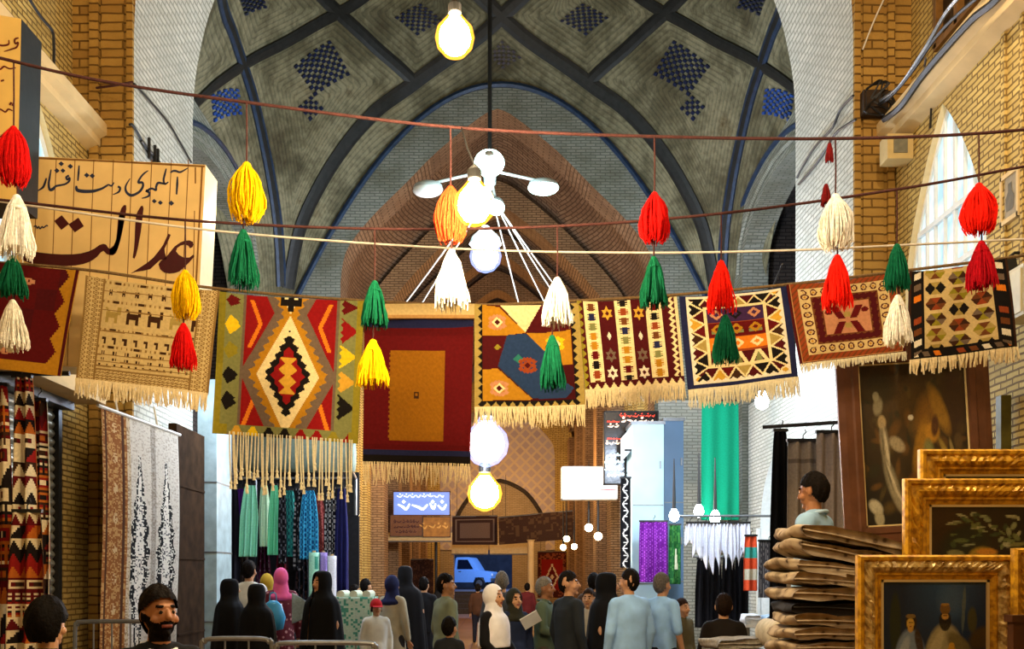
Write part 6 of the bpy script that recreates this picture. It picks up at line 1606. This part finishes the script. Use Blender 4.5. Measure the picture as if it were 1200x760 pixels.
    if kind == 'chador':
        rows = [(.148, .012, .014, 0), (.142, .055, .065, 0), (.12, .086, .1, .12), (.075, .1, .12, .5), (.0, .106, .128, .6), (-.08, .105, .12, .5), (-.14, .14, .13, .22), (-.2, .21, .165, .07), (-.3, .25, .19, .04), (-.62, .285, .225, .03), (-1.1, .33, .27, .03), (-1.61, .37, .32, .03)]
        rs = smoothline(rows, 3); b = MB(); nU = 64
        def cf(u, v):
            f = v*(len(rs)-1); i = min(int(f), len(rs)-2); a_ = rs[i].lerp(rs[i+1], f-i); z, rx, ry, op = a_
            th = lerp(op, 2*math.pi-op, u); g = max(0, -z)/1.6; fo = 1+(.05*math.sin(7*th+px)+.035*math.sin(12*th+2*px))*g**.7
            tw = hc if z > -.16 else Matrix.Identity(3); p_ = tw@Vector((math.sin(th)*rx*fo, .02-math.cos(th)*ry*fo, 0)); return q(p_.x, p_.y, max(.012, zh+z))
        b.grid(cf, nU, 60); b.build('chador', fab(top), t, smooth=True)
    return t
S_ = person
A_fwd = lambda z, y: (((-.24, -.02, 1.15), (-.16, y, z)), ((.24, -.02, 1.15), (.16, y, z)))
flower = None
def flowered(c1, c2, name):
    m, nt, b = newmat(name); tc = N(nt, 'ShaderNodeTexCoord'); v = N(nt, 'ShaderNodeTexVoronoi', Scale=16.0); L(nt, tc.outputs['Object'], v.inputs['Vector'])
    L(nt, ramp(nt, v.outputs['Distance'], [(.25, c1), (.33, c2)]), b.inputs['Base Color']); b.inputs['Roughness'].default_value = .9; return m
S_('man in a white shirt with black hair, his back turned, at the scarf stall', 292, 656, 12.2, 170, top='#d5d8d2', legs='#20242e', long=.95)
S_('woman in a black chador seen from behind, second from the left at the scarf stall', 302, 685, 11.0, 150, 'chador', top='#0b0b0d')
S_('woman in a black chador leftmost at the scarf stall, beside the stone pier', 271, 679, 11.6, 120, 'chador', top='#0d0d10')
S_('girl with a pink headscarf and burgundy flowered dress at the scarf stall', 329, 665, 12.0, 200, 'dress', scarf='#e0609a', pattern=flowered('#b98a8f', '#5a1226', 'burgundy_flower_print'), hem=.15)
S_('person in a mustard headscarf half hidden behind the women in black at the scarf stall', 313, 672, 12.9, 180, 'coat', scarf='#a98b2c', top='#5b4a3a')
S_('woman in a black chador at the right end of the scarf stall', 376, 670, 11.0, -40, 'chador', top='#0a0a0c')
S_('child in a red cap and white shirt beside the mint patterned counter', 441, 702, 12.0, 20, top='#c9ccc6', legs='#50555e', cap='#b3232a', skin=SKIN)
S_('woman in a dark blue headscarf and beige coat left of the corridor', 460, 674, 12.4, 150, 'coat', scarf='#1d2348', top='#a39d88', legs='#26262c', hem=.5)
S_('woman in a black chador right behind the beige coat', 475, 664, 13.7, 175, 'chador', top='#101014')
S_('man in a black jacket seen from behind at the left of the corridor', 497, 676, 15.0, 165, top='#16161a', legs='#1b1b20')
S_('person in dark clothes behind the mint counter', 429, 678, 15.2, 140, top='#2a2420', legs='#1d1d22')
S_('man with black hair and dark jacket behind the mint counter, leftmost', 416, 685, 15.8, 100, top='#1f2026', legs='#1d1d22')
S_('man in a grey green shirt walking to the right at the corridor mouth', 523, 672, 10.4, 118, top='#75806c', legs='#3c4038', turn=-25, long=.86)
S_('dark haired boy in front of the man in the grey green shirt', 527, 724, 9.2, 150, top='#23262a', legs='#2a2a30')
S_('woman in a long white headscarf and black dress in the middle of the crowd', 579, 685, 9.2, 60, 'coat', scarf='#e6e6ea', top='#131316', legs='#131316', hem=.12, long=.7, arms=A_fwd(.98, -.2))
S_('grey haired man standing behind the woman in the white headscarf', 588, 669, 11.4, 185, top='#3b3f46', legs='#2a2a2e', hair='#6b6660')
S_('woman in a navy coat right of the woman in the white headscarf', 603, 690, 10.3, 30, 'coat', scarf='#2a2a20', top='#1f2840', legs='#15151a', hem=.4)
S_('grey haired man in a green jacket facing right, holding a paper', 639, 676, 10.6, 75, top='#4c5a48', legs='#4a463c', hair='#77726a', collar='#3d4a3a', arms=A_fwd(1.08, -.28), skin=SKIN2)
S_('young man in a dark shirt and jeans facing right in the crowd', 667, 669, 9.6, 120, top='#20252a', legs='#4a5a70', turn=-35, long=.9)
S_('person in a pale patterned top behind the young man in jeans', 690, 690, 11.1, -20, 'man', top='#a8a294', legs='#3a3a40', hair='#2a1e16')
S_('dark haired man behind the woman in black, deeper in the crowd', 696, 671, 12.6, 160, top='#4a3a30', legs='#2a2a2e')
S_('woman in a black chador, face in profile, beside the man in light blue', 713, 672, 10.2, 70, 'chador', top='#0b0b0d', turn=15)
S_('black haired man in a light blue shirt seen from behind, beside the woman in black', 737, 666, 9.3, 205, top='#93bff2', legs='#14161c', long=.95, turn=25)
S_('grey haired man in a light blue short sleeved shirt below the purple sequined cloth', 776, 671, 10.1, 130, top='#8cb6e0', legs='#1a1c22', hair='#5b5650', sleeves=False, long=.92, arms=(((-.26, .05, 1.14), (-.25, -.05, .9)), ((.25, -.02, 1.12), (.2, -.14, .88))))
S_('small boy in an olive shirt below the green patterned cloth', 800, 702, 11.2, 40, top='#5a5238', legs='#2a2a2e', hair='#2a1a12')
S_('dark haired youth in a black top seen from behind, right of the white scarves', 848, 696, 8.6, 170, top='#17120f', legs='#1a1a1e', hair='#1c120c')
S_('small distant man in a brown jacket deep in the corridor', 560, 684, 24, 180, top='#4a3020', legs='#20202a')
S_('small distant woman in black deep at the left of the corridor', 514, 684, 23, 160, 'chador', top='#101013')
S_('small distant man in a maroon shirt deep at the right of the corridor', 618, 683, 24.5, 170, top='#5a1f20', legs='#23232a')
# salesman on a step behind the blankets
S_('salesman in a pale blue shirt behind the tall blanket stack, looking left', 953, 553, 6.7, -128, top='#8fb4d6', legs='#2a2c34', zf=.55, detail=True, turn=-8, nod=8, collar='#a5c4e0', skin=SKIN2)
t = thing('wooden_step', 'low wooden step under the salesman behind the blanket stack', 'step', (P(957, 558, 6.7).x, 6.7, 0)); b = MB(); b.box((0, 0, .525), (.8, .6, .05)); b.build('tread', M_counter, t)
for sx in (-.36, .36): b = MB(); b.box((sx, 0, .25), (.05, .56, .5)); b.build('side_board', M_counter, t)
# the two seated men at the lower left
def stool(label, x, Y, z):
    t = thing('stool', label, 'stool', (x, Y, 0)); b = MB(); b.lathe([(.02, z-.05), (.17, z-.05), (.19, z-.03), (.19, z-.01), (.16, z), (.02, z)], seg=22); b.build('seat', M_counter, t)
    for k in range(4):
        a = k*math.pi/2+.78; b = MB(); b.tube([(.12*math.cos(a), .12*math.sin(a), z-.05), (.19*math.cos(a), .19*math.sin(a), 0)], .018, 6); b.build('leg', M_iron, t)
p = person('bearded man in a black jacket with a white collar line seated at the lower left', 187, 698, 4.6, 42, top='#101114', legs='#22232a', hair='#120d0b', beard=True, sit=True, detail=True, hs=1.07, nod=-4, collar='#d4d4d2', skin=SKIN2, arms=A_fwd(.98, -.3))
stool('stool under the bearded man in the black jacket', p.location.x, 4.6, P(0, 698, 4.6).z-.86-.07+.86*0)
p = person('person with bushy dark hair and an olive jacket, seen from behind at lower left', 57, 715, 5.5, 165, top='#4a4632', legs='#22232a', hair='#0e0b09', sit=True, detail=True, hs=1.3, collar='#b9b9b2', arms=A_fwd(.98, -.3))
stool('stool under the person in the olive jacket', p.location.x, 5.5, P(0, 715, 5.5).z-.86-.07)
# what people hold
t = thing('blue_bag', 'bright blue plastic bag held in front of the flowered dress', 'bag', P(320, 703, 11.55)); b = MB(); b.lathe([(.02, -.36), (.12, -.34), (.15, -.2), (.1, -.05), (.04, 0)], seg=16, sx=1, sy=.5); b.build('sack', plain('blue_plastic', '#3f9fd8', rough=.35, var=.08), t, smooth=True)
b = MB(); b.tube(smoothline([(-.04, 0, -.01), (-.03, 0, .08), (.03, 0, .08), (.04, 0, -.01)], 4), .008, 5); b.build('handle', plain('blue_plastic', '#3f9fd8', rough=.35, var=.08), t)
t = thing('folded_sheet', 'pale blue cloth held out between the flowered dress and the woman in black', 'cloth', P(342, 694, 11.3)); b = MB(); b.c = []
panel(b, lambda u, v: Vector((.27*u, .02*math.sin(6*u), -.36*v*(1-.75*u)-.16*u)), solid('#9db8cf', .08), 20, 16, .012); b.build('cloth', WOOL, t, smooth=True)
t = thing('paper', 'white sheet of paper held by the man in the green jacket', 'paper', P(622, 726, 10.2)); b = MB(); b.box((0, 0, 0), (.2, .012, .15), rot=Matrix.Rotation(R(-30), 3, 'Y')@Matrix.Rotation(R(35), 3, 'X')); b.build('sheet', M_white, t)
# ============================================================ LIGHT
w = bpy.data.worlds.new('world'); S.world = w; w.use_nodes = True
bg = w.node_tree.nodes['Background']; bg.inputs[0].default_value = (.75, .8, 1.0, 1); bg.inputs[1].default_value = .02
WARM, COOL = '#ffe8c6', '#d6e8ff'
# unseen near-hall pendant bulbs, positions assumed; the last is fill added behind the rugs
for k, (x, y, z, p) in enumerate(((-2.2, 4.2, 5.6, 150), (2.4, 4.2, 5.6, 240), (0, 1.0, 5.4, 200), (3.3, 7.0, 7.2, 300), (-3.2, 7.2, 7.6, 80), (-2.6, 9.0, 4.9, 70))):
    light('hall_bulb_and_fill_light', (x, y, z), p, WARM, .12)
# cool light of the crossing: central lamp, then unseen lights for stalls and jambs
light('crossing_lamp_light', (H.x, 16.0, H.z-.55), 170, '#c8f0ff', .25)
light('stall_pier_fill_left', (-2.9, 12.9, 3.9), 200, COOL, .2)  # added bare light, set forward to brighten the stone pier and scarves
light('stall_light_right', (2.9, 14.6, 4.4), 620, COOL, .2)
light('jamb_light_right', (2.9, 11.9, 4.0), 150, '#dcecff', .12)
light('jamb_light_left', (-2.6, 12.2, 5.2), 40, '#d0e6ff', .12)
# corridor
for k, (x, y, z, p) in enumerate(((-1.4, 22.6, 4.6, 230), (1.6, 27.5, 5.0, 260), (0, 33, 5.2, 420), (.3, 38.5, 4.6, 300))): light('corridor_light', (x, y, z), p, '#ffc27a', .15)
light('street_light', (1.5, 47.5, 5.5), 2600, '#a9c2ff', .3)
S.view_settings.view_transform = 'Standard'; S.view_settings.look = 'None'; S.view_settings.exposure = 0.0; S.view_settings.gamma = 1; S.view_settings.use_curve_mapping = False
S.cycles.max_bounces = 6 if hasattr(S, 'cycles') else 6
